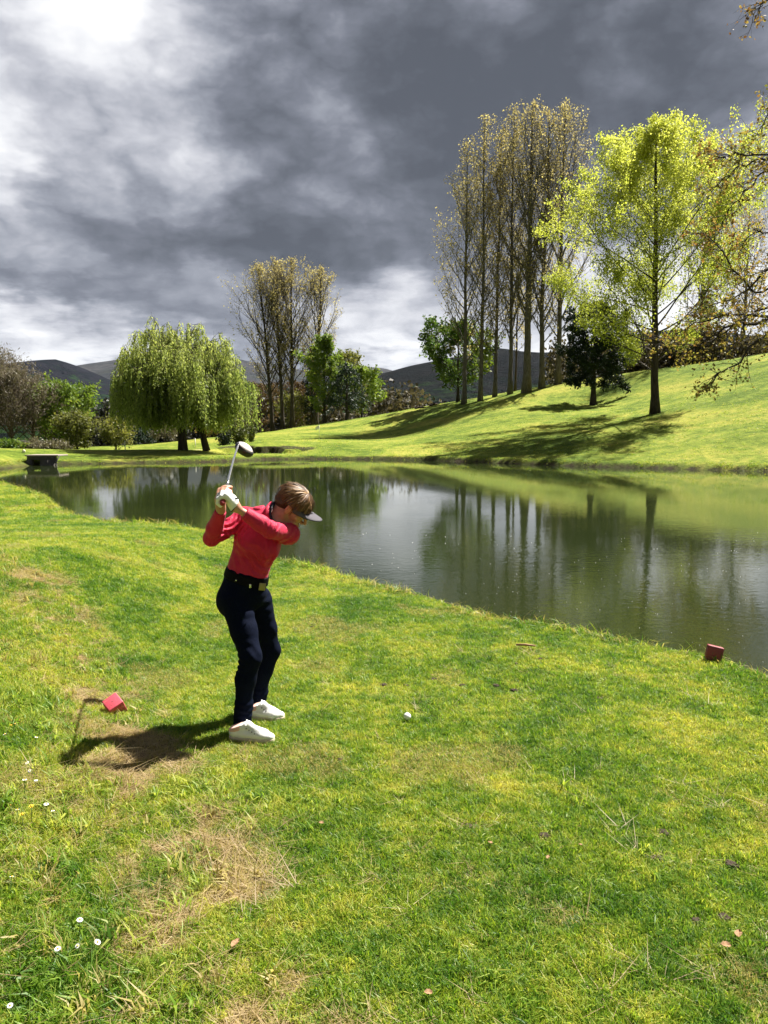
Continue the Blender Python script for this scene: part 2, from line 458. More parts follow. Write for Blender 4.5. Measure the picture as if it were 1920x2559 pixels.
m_ground, T, out = new_mat('turf')
pos, p2, big, mid = grass_tint(T)
fine = T.noise(p2, 22, 4, 0.7)
fine2 = T.noise(p2, 3.5, 6, 0.75)
sepp = T.n('ShaderNodeSeparateXYZ', ins={0: pos})
far = T.math('SMOOTHSTEP', sepp.outputs[1], 12.0, 24.0) if False else None
mr = T.n('ShaderNodeMapRange', interpolation_type='SMOOTHSTEP', ins={0: sepp.outputs[1], 1: 9.0, 2: 24.0, 3: 0.0, 4: 1.0}).outputs[0]
lawn_near = T.ramp(T.math('ADD', T.math('MULTIPLY', big, .5), T.math('MULTIPLY', mid, .5)), [(.39, (.045, .080, .010)), (.5, (.125, .160, .020)), (.60, (.25, .24, .050))])
lawn_far = T.ramp(T.math('ADD', T.math('MULTIPLY', T.noise(p2, .16, 5, .62, .6), .6), T.math('MULTIPLY', T.noise(p2, 1.3, 5, .7, .2), .4)),
                  [(.41, (.080, .125, .012)), (.5, (.165, .212, .026)), (.59, (.285, .280, .050))])
lawn = T.mix(mr, lawn_near, lawn_far)
lawn = T.mix(1.0, lawn, T.ramp(fine2, [(.25, (.50, .56, .5)), (.75, (1.32, 1.28, 1.2))]), 'MULTIPLY')
soil = T.ramp(T.noise(p2, 9, 5, .7), [(.3, (.014, .010, .007)), (.7, (.060, .042, .026))])
straw = T.ramp(T.noise(p2, 14, 5, .7), [(.3, (.09, .065, .035)), (.7, (.34, .25, .13))])
sandc = T.ramp(fine2, [(.3, (.30, .25, .14)), (.7, (.5, .43, .28))])
def att(T, n): return T.n('ShaderNodeAttribute', attribute_name=n).outputs['Fac']
c = T.mix(T.math('MULTIPLY', att(T, 'dry'), T.ramp(mid, [(.44, .0), (.54, 1.0)])), lawn, straw)
c = T.mix(T.math('MULTIPLY', att(T, 'sand'), T.ramp(T.noise(p2, 1.6, 4, .6), [(.40, 0.0), (.55, 1.0)])), c, sandc)
c = T.mix(att(T, 'earth'), c, T.mix(T.ramp(T.noise(p2, 2.2, 5, .7), [(.42, 0.0), (.6, .8)]), soil, (.06, .075, .015)))
# pastures, woods and lanes on the valley floor beyond the course
vm = T.n('ShaderNodeMapRange', ins={0: sepp.outputs[1], 1: 120.0, 2: 170.0, 3: 0.0, 4: 1.0}).outputs[0]
valley = T.ramp(T.noise(p2, .012, 4, .6, .3), [(.40, (.012, .020, .010)), (.5, (.022, .036, .012)), (.6, (.030, .026, .018))])
c = T.mix(vm, c, valley)
b = T.n('ShaderNodeBsdfPrincipled', ins={'Base Color': c, 'Roughness': .95, 'Specular IOR Level': .12})
hgt = T.math('ADD', T.math('MULTIPLY', fine, .03), T.math('MULTIPLY', fine2, .14))
bn = T.n('ShaderNodeBump', ins={'Height': hgt, 'Strength': .9, 'Distance': 1.0})
T.link(bn.outputs[0], b.inputs['Normal'])
T.link(b.outputs[0], out.inputs['Surface'])
ground = tag(obj('ground', gme, m_ground), kind='structure')

# ------------------------------------------------------------------ pond water
bm = bmesh.new()
g = 80
wv_ = [bm.verts.new((-32 + 60 * i / 24, 1 + 51 * j / 24, WATER_Z)) for j in range(25) for i in range(25)]
for j in range(24):
    for i in range(24):
        a = j * 25 + i
        bm.faces.new((wv_[a], wv_[a + 1], wv_[a + 26], wv_[a + 25]))
wme = bpy.data.meshes.new('pond_water'); bm.to_mesh(wme); bm.free()
m_water, T, out = new_mat('pond_water')
geo = T.n('ShaderNodeNewGeometry'); pos = geo.outputs['Position']
q1 = T.vmath('MULTIPLY', pos, (1.0, 1.5, 1))
r1 = T.noise(q1, 5.5, 3, .55, .3)
r2 = T.noise(T.vmath('ADD', q1, (3, 8, 0)), 17.0, 2, .5)
patch = T.ramp(T.noise(T.vmath('MULTIPLY', pos, (.5, .8, 1)), .28, 3, .55, .4), [(.36, .25), (.62, 1.0)])
sepw = T.n('ShaderNodeSeparateXYZ', ins={0: pos})
calm = T.n('ShaderNodeMapRange', ins={0: sepw.outputs[1], 1: 9.0, 2: 26.0, 3: 1.2, 4: .16}).outputs[0]
hh = T.math('MULTIPLY', T.math('ADD', T.math('MULTIPLY', r1, .020), T.math('MULTIPLY', r2, .006)), T.math('MULTIPLY', patch, calm))
bn = T.n('ShaderNodeBump', ins={'Height': hh, 'Strength': 0.17, 'Distance': 1.0})
murk = T.ramp(T.noise(pos, .2, 3, .5), [(.3, (.013, .019, .006)), (.7, (.021, .028, .009))])
b = T.n('ShaderNodeBsdfPrincipled', ins={'Base Color': murk, 'Roughness': .035, 'IOR': 1.333, 'Specular IOR Level': .5, 'Normal': bn.outputs[0]})
T.link(b.outputs[0], out.inputs['Surface'])
water = tag(obj('pond_water', wme, m_water), kind='structure')

# ------------------------------------------------------------------ hills
def hill(prof, R, front, back, mat, seed, rough_amp=.06, zbase=-6):
    xs_px = np.arange(prof[0][0], prof[-1][0] + 1, 12.0)
    top_px = np.interp(xs_px, [p[0] for p in prof], [p[1] for p in prof])
    ker = np.exp(-np.linspace(-2, 2, 5) ** 2 / 1.2); ker /= ker.sum()
    top_px = np.convolve(np.pad(top_px, 2, 'edge'), ker, 'valid')
    X = (xs_px - CX) / FPX * R
    zt = CAMZ + (HOR - top_px) / FPX * R
    vv = np.r_[np.linspace(0, 1, 42), np.linspace(1.05, 1.6, 8)]
    V, XG = np.meshgrid(vv, X, indexing='ij')
    ZT = np.broadcast_to(zt, V.shape)
    Y = np.where(V <= 1, R - front * (1 - V), R + (V - 1) * back)
    sc = R / 9.0
    nz = fbm(XG / sc + seed, Y / sc * 1.2 + seed, 5) - .5
    nr = 1 - np.abs(2 * fbm(XG / (sc * 1.6) + seed * 2, Y / (sc * 2.5), 3) - 1)
    shape = np.where(V <= 1, np.sin(np.clip(V, 0, 1) * math.pi / 2) ** 1.15, 1 - (np.clip(V - 1, 0, 1)) ** 1.5)
    shape = shape + (nz * rough_amp * 3 + (nr - .6) * rough_amp * 2) * np.sin(np.clip(V / .82, 0, 1) * math.pi) + (nz * rough_amp * .15) * (V > .9)
    Z = zbase + (ZT - zbase) * shape * np.where(V <= 1, Y / R, 1.0)
    n0, n1 = V.shape
    ii = np.arange(n0 * n1).reshape(n0, n1)
    q = np.stack([ii[:-1, :-1], ii[:-1, 1:], ii[1:, 1:], ii[1:, :-1]], -1).reshape(-1, 4)
    me = np_mesh('hill', np.c_[XG.ravel(), Y.ravel(), Z.ravel()], q, smooth=True)
    return tag(obj('hill', me, mat), kind='structure')
def hill_mat(name, moor, wood, field, s):
    m, T, out = new_mat(name)
    geo = T.n('ShaderNodeNewGeometry'); pos = T.vmath('MULTIPLY', geo.outputs['Position'], (s, s, s * 2.2))
    sp = T.n('ShaderNodeSeparateXYZ', ins={0: geo.outputs['Position']})
    a = T.noise(pos, 3.0, 7, .65, .5); bnz = T.noise(pos, 9.0, 6, .7, .4)
    low = T.math('SUBTRACT', T.math('MULTIPLY', bnz, 1.6), T.math('MULTIPLY', sp.outputs[2], s * 2.2))
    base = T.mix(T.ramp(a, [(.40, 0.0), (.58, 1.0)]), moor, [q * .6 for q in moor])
    base = T.mix(T.ramp(low, [(.52, 0.0), (.62, 1.0)]), base, field)
    base = T.mix(T.ramp(T.noise(pos, 16, 5, .7, 1.0), [(.50, 0.0), (.56, 1.0)]), base, wood)
    base = T.mix(1.0, base, T.ramp(T.noise(pos, 60, 4, .7), [(.3, .6), (.7, 1.35)]), 'MULTIPLY')
    b = T.n('ShaderNodeBsdfPrincipled', ins={'Base Color': base, 'Roughness': 1.0, 'Specular IOR Level': .0})
    bn = T.n('ShaderNodeBump', ins={'Height': T.noise(pos, 40, 5, .7), 'Strength': .8, 'Distance': 14.0})
    T.link(bn.outputs[0], b.inputs['Normal'])
    T.link(b.outputs[0], out.inputs['Surface'])
    return m
mh1 = hill_mat('hill_moor', (.014, .014, .019), (.005, .007, .009), (.014, .030, .012), .0011)  # hill colours kept very dark, standing in for cloud shade
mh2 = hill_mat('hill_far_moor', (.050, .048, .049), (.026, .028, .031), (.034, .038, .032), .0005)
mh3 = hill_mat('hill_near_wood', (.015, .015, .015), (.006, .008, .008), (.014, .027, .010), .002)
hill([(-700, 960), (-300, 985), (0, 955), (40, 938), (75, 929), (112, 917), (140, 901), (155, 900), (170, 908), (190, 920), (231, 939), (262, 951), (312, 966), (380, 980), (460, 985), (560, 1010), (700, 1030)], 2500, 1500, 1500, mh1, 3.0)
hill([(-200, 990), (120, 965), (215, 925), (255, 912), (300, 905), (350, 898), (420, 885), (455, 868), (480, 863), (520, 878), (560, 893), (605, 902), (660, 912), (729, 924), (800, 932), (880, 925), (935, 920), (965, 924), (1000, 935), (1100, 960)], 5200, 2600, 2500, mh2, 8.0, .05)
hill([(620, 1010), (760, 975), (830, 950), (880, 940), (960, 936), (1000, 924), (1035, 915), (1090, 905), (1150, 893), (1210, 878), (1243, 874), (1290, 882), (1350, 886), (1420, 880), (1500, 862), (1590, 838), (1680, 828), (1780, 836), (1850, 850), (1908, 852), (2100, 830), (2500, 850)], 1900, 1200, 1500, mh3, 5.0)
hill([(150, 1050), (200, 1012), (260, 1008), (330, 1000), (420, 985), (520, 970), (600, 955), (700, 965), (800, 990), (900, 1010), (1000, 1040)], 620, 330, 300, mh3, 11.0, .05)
# ================================================================== TREES
def unit(v): return v / (np.linalg.norm(v) + 1e-9)
def leaf_quads(rng, pts, size, aspect=.55, droop=0.0, dirs=None, clump=0.0):
    n = len(pts)
    d = rng.normal(size=(n, 3)) if dirs is None else dirs + rng.normal(size=(n, 3)) * .45
    d[:, 2] -= droop
    d /= np.linalg.norm(d, axis=1)[:, None] + 1e-9
    w = np.cross(d, rng.normal(size=(n, 3))); w /= np.linalg.norm(w, axis=1)[:, None] + 1e-9
    nrm = np.cross(d, w)
    s = (size * rng.uniform(.6, 1.35, n))[:, None]
    a = pts; c = pts + d * s
    mid = pts + d * s * .5 + nrm * s * .10
    b = mid + w * s * aspect * .5; e = mid - w * s * aspect * .5
    v = np.stack([a, b, c, e], 1).reshape(-1, 3)
    f = np.arange(n * 4).reshape(n, 4)
    return v, f
def leaf_obj(name, rng, pts, size, mat, parent, aspect=.55, droop=0.0, dirs=None, tint=None):
    v, f = leaf_quads(rng, pts, size, aspect, droop, dirs)
    t = np.clip((tint if tint is not None else np.full(len(pts), .5)) + rng.normal(size=len(pts)) * .17, 0, 1)
    return obj(name, np_mesh(name, v, f, tint=np.repeat(t, 4)), mat, parent)

def grow(rng, p, d, L, n, wander=.12, up=0.0, gx=None):
    pts = [np.array(p, float)]; d = unit(np.array(d, float)); st = L / n
    for i in range(n):
        d = d + rng.normal(size=3) * wander; d[2] += up
        d = unit(d); pts.append(pts[-1] + d * st)
    return np.array(pts)
def at(pts, s):
    x = s * (len(pts) - 1); i = min(int(x), len(pts) - 2); f = x - i
    return pts[i] * (1 - f) + pts[i + 1] * f, unit(pts[i + 1] - pts[i])
def deflect(rng, t, ang):
    u, w = frame(t); a = rng.uniform(0, 2 * math.pi)
    return unit(t * math.cos(ang) + (u * math.cos(a) + w * math.sin(a)) * math.sin(ang))

def build_tree(name, label, cat, group, loc, p, bark, lmat, seed):
    """trunk + limbs (one mesh) and a crown of leaves, parented to an Empty at the foot"""
    rng = np.random.RandomState(seed)
    H, r0 = p['H'], p['r']
    root = empty(name, loc, label, cat, group)
    geo = Geo()
    nT = 16
    lean = np.array(p.get('lean', (0, 0)))
    ts = np.linspace(0, 1, nT + 1)
    wob = np.cumsum(rng.normal(size=(nT + 1, 2)) * p.get('wob', .012) * H / nT * 2, axis=0); wob[0] = 0
    tr = np.c_[lean[0] * ts ** 1.3 * H + wob[:, 0], lean[1] * ts ** 1.3 * H + wob[:, 1], ts * H * p.get('top', .97)]
    rad = r0 * (1 - ts * .93) ** p.get('taper', .9) * (1 + .55 * np.exp(-ts * H / (r0 * 2.2)))
    tr[0, 2] = -.25
    geo.tube(tr, rad, 9)
    c0 = p['c0']; n1 = p['n1']
    tips, tipd, tipo = [], [], []
    for i in range(n1):
        t = (i + rng.rand()) / n1
        t = t ** p.get('dist', 1.0)
        zf = c0 + (p.get('c1', .97) - c0) * t
        st, tg = at(tr, zf)
        a = i * 2.39996 + rng.uniform(-.4, .4) + seed
        ang = math.radians(p['ang'](t) + rng.normal() * p.get('angj', 6))
        Lh = p['env'](t) * rng.uniform(.72, 1.15)
        L = max(.5, Lh / max(.25, math.sin(ang)) * p.get('lenf', 1.0))
        L = min(L, max(.35, (H - st[2]) / max(.3, math.cos(ang)) / p.get('cap', 1.32)))
        d = np.array((math.cos(a) * math.sin(ang), math.sin(a) * math.sin(ang), math.cos(ang)))
        rr = np.interp(zf, ts, rad) * p.get('rf', .45) * min(1, .35 + L / (p['env'](.3) * 2.5))
        n = 7
        b = grow(rng, st, d, L, n, p.get('wander', .08), p.get('up', .05))
        if 'sag' in p: b[:, 2] -= p['sag'] * L * np.linspace(0, 1, n + 1) ** 2
        rb = rr * (1 - np.linspace(0, 1, n + 1) * .85)
        geo.tube(b, rb, 5, cap=False)
        n2 = max(2, int(p['n2'] * min(1.4, L / p.get('Lref', 4))))
        for j in range(n2):
            s = p.get('s0', .22) + (1 - p.get('s0', .22)) * (j + rng.rand()) / n2
            q, tq = at(b, s)
            d2 = deflect(rng, tq, math.radians(rng.uniform(*p.get('a2', (25, 50))))); d2[2] += p.get('up2', .1)
            L2 = L * p.get('l2', .42) * (1.15 - s * .65) * rng.uniform(.7, 1.2)
            b2 = grow(rng, q, d2, L2, 4, .12, p.get('up', .05))
            geo.tube(b2, np.interp(s, [0, 1], [rr, rr * .2]) * .5 * (1 - np.linspace(0, 1, 5) * .8), 4, cap=False)
            for k in range(p['n3']):
                s3 = .2 + .8 * (k + rng.rand()) / p['n3']
                q3, t3 = at(b2, s3)
                d3 = deflect(rng, t3, math.radians(rng.uniform(20, 60))); d3[2] += p.get('up2', .1)
                L3 = L2 * rng.uniform(.3, .6)
                e3 = q3 + unit(d3) * L3
                tips.append(q3); tipd.append(e3 - q3); tipo.append(t)
    tips, tipd, tipo = np.array(tips), np.array(tipd), np.array(tipo)
    # twigs: three-sided slivers
    tw = p.get('twig', .012)
    u = np.cross(tipd, rng.normal(size=tipd.shape)); u /= np.linalg.norm(u, axis=1)[:, None] + 1e-9
    w = np.cross(tipd, u); w /= np.linalg.norm(w, axis=1)[:, None] + 1e-9
    v = np.stack([tips + u * tw, tips - u * tw * .5 + w * tw * .87, tips - u * tw * .5 - w * tw * .87, tips + tipd], 1).reshape(-1, 3)
    base = np.arange(len(tips))[:, None] * 4
    for tri in ((0, 1, 3), (1, 2, 3), (2, 0, 3)):
        geo.f.setdefault(3, []).extend((base + np.array(tri) + geo.n).tolist())
    geo.v.append(v); geo.n += len(v)
    obj('trunk', geo.mesh('trunk', True), bark, root)
    nl = p['leaves']
    k = rng.randint(0, len(tips), nl)
    f = rng.beta(*p.get('lb', (1.6, 1.0)), nl)
    keep = rng.rand(nl) < p.get('keep', lambda t: 1 + 0 * t)(tipo[k])
    k, f = k[keep], f[keep]
    pts = tips[k] + tipd[k] * f[:, None] + rng.normal(size=(len(k), 3)) * p.get('spread', .12)
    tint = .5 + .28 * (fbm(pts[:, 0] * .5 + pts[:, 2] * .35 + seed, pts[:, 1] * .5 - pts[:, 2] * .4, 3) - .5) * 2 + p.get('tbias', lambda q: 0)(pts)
    leaf_obj('crown', rng, pts, p['lsize'], lmat, root, p.get('aspect', .6), p.get('droop', 0.2), None, tint)
    return root

def ztop(py, D): return float(P(960, py, D)[2])
def spot(px, D):
    x = (px - CX) / FPX * D
    return (x, D, tz(x, D))

bark_grey = bark_mat('bark_grey', (.050, .044, .038), (.18, .16, .135))
bark_dark = bark_mat('bark_dark', (.020, .016, .012), (.075, .06, .045))
bark_brown = bark_mat('bark_brown', (.045, .032, .022), (.15, .115, .085))
lf_poplar = leaf_mat('leaf_poplar_young', [(0, (.19, .155, .075)), (.5, (.33, .275, .12)), (1, (.43, .375, .145))], .58, 1.35)
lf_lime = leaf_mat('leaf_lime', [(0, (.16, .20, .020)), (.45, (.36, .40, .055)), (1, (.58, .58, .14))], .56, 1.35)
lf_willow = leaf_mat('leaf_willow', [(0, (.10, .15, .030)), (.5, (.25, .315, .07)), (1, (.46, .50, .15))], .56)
lf_green = leaf_mat('leaf_green', [(0, (.03, .075, .014)), (.5, (.08, .14, .02)), (1, (.19, .22, .028))], .42)
lf_fresh = leaf_mat('leaf_fresh', [(0, (.065, .12, .016)), (.5, (.15, .22, .025)), (1, (.28, .31, .04))], .45)
lf_olive = leaf_mat('leaf_olive', [(0, (.07, .085, .02)), (.5, (.145, .155, .033)), (1, (.23, .22, .045))], .4)
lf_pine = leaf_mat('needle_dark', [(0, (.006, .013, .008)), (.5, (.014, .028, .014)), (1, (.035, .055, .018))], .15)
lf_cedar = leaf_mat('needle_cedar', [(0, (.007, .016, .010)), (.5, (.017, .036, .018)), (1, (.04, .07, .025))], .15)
lf_maple = leaf_mat('leaf_copper', [(0, (.13, .055, .020)), (.3, (.24, .135, .038)), (.55, (.25, .19, .045)), (1, (.26, .26, .05))], .5, 1.3)
lf_bare = leaf_mat('twig_bud', [(0, (.065, .055, .036)), (.5, (.135, .118, .074)), (1, (.20, .185, .10))], .3)
lf_rust = leaf_mat('leaf_rust', [(0, (.045, .024, .010)), (.5, (.10, .058, .018)), (1, (.16, .11, .03))], .35)
lf_cypress = leaf_mat('leaf_cypress', [(0, (.035, .050, .012)), (.5, (.085, .105, .020)), (1, (.15, .165, .03))], .25)

# ---- tall poplars on the right-hand rise -------------------------------------------------
def pop_env(R):
    return lambda t: R * (0.80 + .34 * math.sin(min(1, t * 1.25 + .12) * math.pi * .8)) * (1.0 if t < .5 else max(.10, 1 - (t - .5) * 1.8))
def pop_p(H, R, r, c0, leaves, n1=46, **k):
    q = dict(H=H, r=r, c0=c0, n1=n1, ang=lambda t: 46 - 26 * t, angj=7, env=pop_env(R), up=.075, wander=.06, n2=10, Lref=4, n3=5, l2=.44, up2=.35,
             leaves=leaves, lsize=.165, aspect=.75, spread=.15, twig=.010, wob=.010, taper=.85, rf=.42, top=.985, lb=(1.4, 1.0))
    q.update(k); return q
POP = [ # trunk px, base py guess, top py, D, crown half width m, trunk radius, crown start, label
    (1158, 1009, 345, 80, 2.6, .27, .22, 'leftmost tall slender poplar of the row on the rise, lowest top'),
    (1198, 1002, 272, 80, 2.7, .26, .26, 'second tall poplar from the left in the row on the rise'),
    (1234, 993, 305, 81, 2.5, .24, .24, 'thin tall poplar, third from the left in the row on the rise'),
    (1272, 988, 250, 80, 3.0, .27, .26, 'tall poplar just left of the thickest trunk on the rise'),
    (1312, 978, 238, 79, 3.6, .46, .30, 'tallest poplar with the thickest trunk, middle of the row on the rise'),
    (1350, 971, 262, 80, 3.0, .33, .24, 'tall poplar right of the thickest trunk on the rise'),
    (1389, 964, 244, 81, 4.0, .35, .24, 'tall broad poplar last of the row, left of the dark pine'),
    (1735, 925, 335, 84, 3.2, .30, .20, 'tall poplar standing behind the lime green tree'),
    (1842, 900, 480, 86, 3.0, .26, .22, 'poplar behind the copper leaved branches at the right edge'),
    (1284, 980, 560, 83, 1.9, .15, .30, 'young thin poplar behind the gap left of the thickest trunk'),
]
for i, (px, by, ty, D, R, r, c0, lb) in enumerate(POP):
    loc = spot(px, D)
    H = ztop(ty, D) - loc[2]
    build_tree('poplar_tree', lb, 'poplar', 'tall poplars on the right-hand rise', loc, pop_p(H, R * (1.15 if i == 0 else .90), r * .85, c0 - .09, int(160 * H), n1=int(2.0 * H)), bark_grey if i != 9 else bark_brown, lf_poplar, 20 + i)
POPL = [
    (684, 654, 112, 3.6, .30, .22, (-.075, 0), 'leftmost poplar of the far group, leaning left beside the willow'),
    (708, 640, 112, 2.5, .30, .24, (-.03, 0), 'second poplar from the left in the far group behind the green'),
    (732, 640, 112, 3.0, .32, .24, (.0, 0), 'third poplar from the left in the far group behind the green'),
    (792, 664, 114, 3.4, .34, .24, (.04, 0), 'rightmost poplar of the far group, rising behind the pale green tree'),
]
for i, (px, ty, D, R, r, c0, ln, lb) in enumerate(POPL):
    loc = spot(px, D); H = ztop(ty, D) - loc[2]
    build_tree('poplar_tree', lb, 'poplar', 'poplars of the far group behind the green', loc,
               pop_p(H, R * 1.1, r, c0, int(190 * H), n1=int(2.2 * H), lean=ln, ang=lambda t: 42 - 22 * t, lsize=.19), bark_dark, lf_poplar, 50 + i)

# ---- the lime-green tree on the slope ------------------------------------------------------
loc = spot(1632, 55); H = ztop(262, 55) - loc[2]
LIME_ENV = lambda t: np.interp(t, [0, .15, .35, .6, .8, .92, 1.0], [5.0, 7.0, 7.8, 7.2, 5.6, 3.4, 1.2])
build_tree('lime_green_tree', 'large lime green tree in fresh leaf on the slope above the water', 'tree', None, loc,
           dict(H=H, r=.28, lean=(-.030, 0), c0=.15, c1=.95, n1=58, dist=1.1, ang=lambda t: 70 - 44 * t, angj=7, env=LIME_ENV, up=.030, cap=1.85, wander=.07, n2=10, Lref=5, n3=6, l2=.36, up2=.22, a2=(22, 48), s0=.3,
                leaves=105000, lsize=.140, aspect=.62, spread=.16, twig=.010, wob=.008, taper=.8, rf=.40, top=.96, lb=(2.2, .9),
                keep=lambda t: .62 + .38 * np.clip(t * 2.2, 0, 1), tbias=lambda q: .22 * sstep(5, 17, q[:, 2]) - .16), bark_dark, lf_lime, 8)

# ---- dark pine, round green tree ---------------------------------------------------------------
def conifer(name, label, loc, H, R, mat, bark, seed, c0=.18, n1=46, sag=.10, nn=5200, lsize=.22, prof=None, group=None, cat='conifer', ang0=78, ang1=45, aspect=.35, lean=(0, 0)):
    prof = prof or (lambda t: R * (1.02 - t) ** .8 * (.55 + .45 * min(1, t * 5)))
    return build_tree(name, label, cat, group, loc,
        dict(H=H, r=H * .022 + .05, c0=c0, c1=.98, n1=n1, ang=lambda t: ang0 - (ang0 - ang1) * t, env=prof, up=.01, wander=.06, n2=8, Lref=R, n3=5, l2=.42, up2=.0, s0=.15, sag=sag,
             leaves=nn, lsize=lsize, aspect=aspect, spread=.09, twig=.01, taper=.9, rf=.28, droop=.1, lb=(1.2, 1.0), lean=lean), bark, mat, seed)
loc = spot(1478, 70); H = ztop(760, 70) - loc[2]
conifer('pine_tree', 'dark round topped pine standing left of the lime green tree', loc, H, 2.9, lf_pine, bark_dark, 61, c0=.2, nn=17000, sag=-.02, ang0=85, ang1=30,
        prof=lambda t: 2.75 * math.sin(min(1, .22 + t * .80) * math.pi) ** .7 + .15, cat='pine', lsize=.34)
def round_tree(name, label, px, D, top, R, mat, seed, bark=bark_dark, c0=.18, leaves=6000, lsize=.28, envp=1.0, group=None, cat='tree', lean=(0, 0), r=None, n1=30, keep=None, **kw):
    loc = spot(px, D); H = ztop(top, D) - loc[2]
    q = dict(H=H, r=r or H * .018 + .03, c0=c0, c1=.95, n1=n1, ang=lambda t: 72 - 48 * t, env=lambda t: R * (0.35 + .75 * math.sin(min(1, .15 + t * .85) * math.pi) ** envp), up=.05, wander=.1,
             n2=9, Lref=R, n3=5, l2=.45, up2=.12, leaves=leaves, lsize=lsize, aspect=.7, spread=.14, twig=.012, rf=.4, lb=(1.5, 1.0), lean=lean)
    if keep: q['keep'] = keep
    q.update(kw)
    return build_tree(name, label, cat, group, loc, q, bark, mat, seed)
round_tree('broadleaf_tree', 'round green broadleaf tree behind the left end of the poplar row', 1143, 84, 806, 3.9, lf_green, 71, leaves=9000, lsize=.30, c0=.12,
           tbias=lambda q: .30 * sstep(-1, 3, q[:, 0]) - .08)  # backlight put into the leaf tint: yellower toward the sun side

# ---- trees beside the far poplars --------------------------------------------------------------
round_tree('broadleaf_tree', 'pale green conical tree in front of the far poplars', 812, 100, 836, 2.9, lf_fresh, 73, leaves=9500, lsize=.27, c0=.10, ang=lambda t: 52 - 28 * t,
           env=lambda t: 2.8 * (1.08 - t) ** .7 * (.7 + .3 * min(1, t * 4)))
round_tree('broadleaf_tree', 'yellow green leafy tree at the right end of the far group', 905, 98, 918, 2.6, lf_fresh, 74, leaves=5200, lsize=.28, c0=.12)
round_tree('broadleaf_tree', 'yellow green tree between the drooping cedar and the far poplars', 872, 104, 880, 2.6, lf_olive, 75, leaves=4200, lsize=.28, c0=.15)
loc = spot(868, 92); H = ztop(905, 92) - loc[2]
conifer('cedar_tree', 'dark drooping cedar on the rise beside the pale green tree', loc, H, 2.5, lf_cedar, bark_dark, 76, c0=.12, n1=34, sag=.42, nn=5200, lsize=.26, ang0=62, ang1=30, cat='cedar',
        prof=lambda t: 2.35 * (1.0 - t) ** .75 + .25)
loc = spot(782, 118); H = ztop(866, 118) - loc[2]
conifer('cypress_tree', 'dark evergreen cypress hidden behind the pale green tree', loc, H, 1.9, lf_pine, bark_dark, 77, c0=.05, n1=50, nn=5500, lsize=.3, sag=-.05, ang0=60, ang1=20, cat='cypress')
round_tree('broadleaf_tree', 'rust tinted half bare tree behind the far poplars', 650, 124, 960, 3.6, lf_rust, 78, leaves=3600, lsize=.26, c0=.05, group='half bare trees behind the far poplars')
round_tree('broadleaf_tree', 'orange brown half bare tree behind the second far poplar', 752, 122, 955, 3.0, lf_rust, 79, leaves=3400, lsize=.26, c0=.05, group='half bare trees behind the far poplars')
round_tree('broadleaf_tree', 'dull olive tree low behind the third far poplar', 735, 118, 985, 2.8, lf_olive, 80, leaves=2800, lsize=.26, c0=.05)

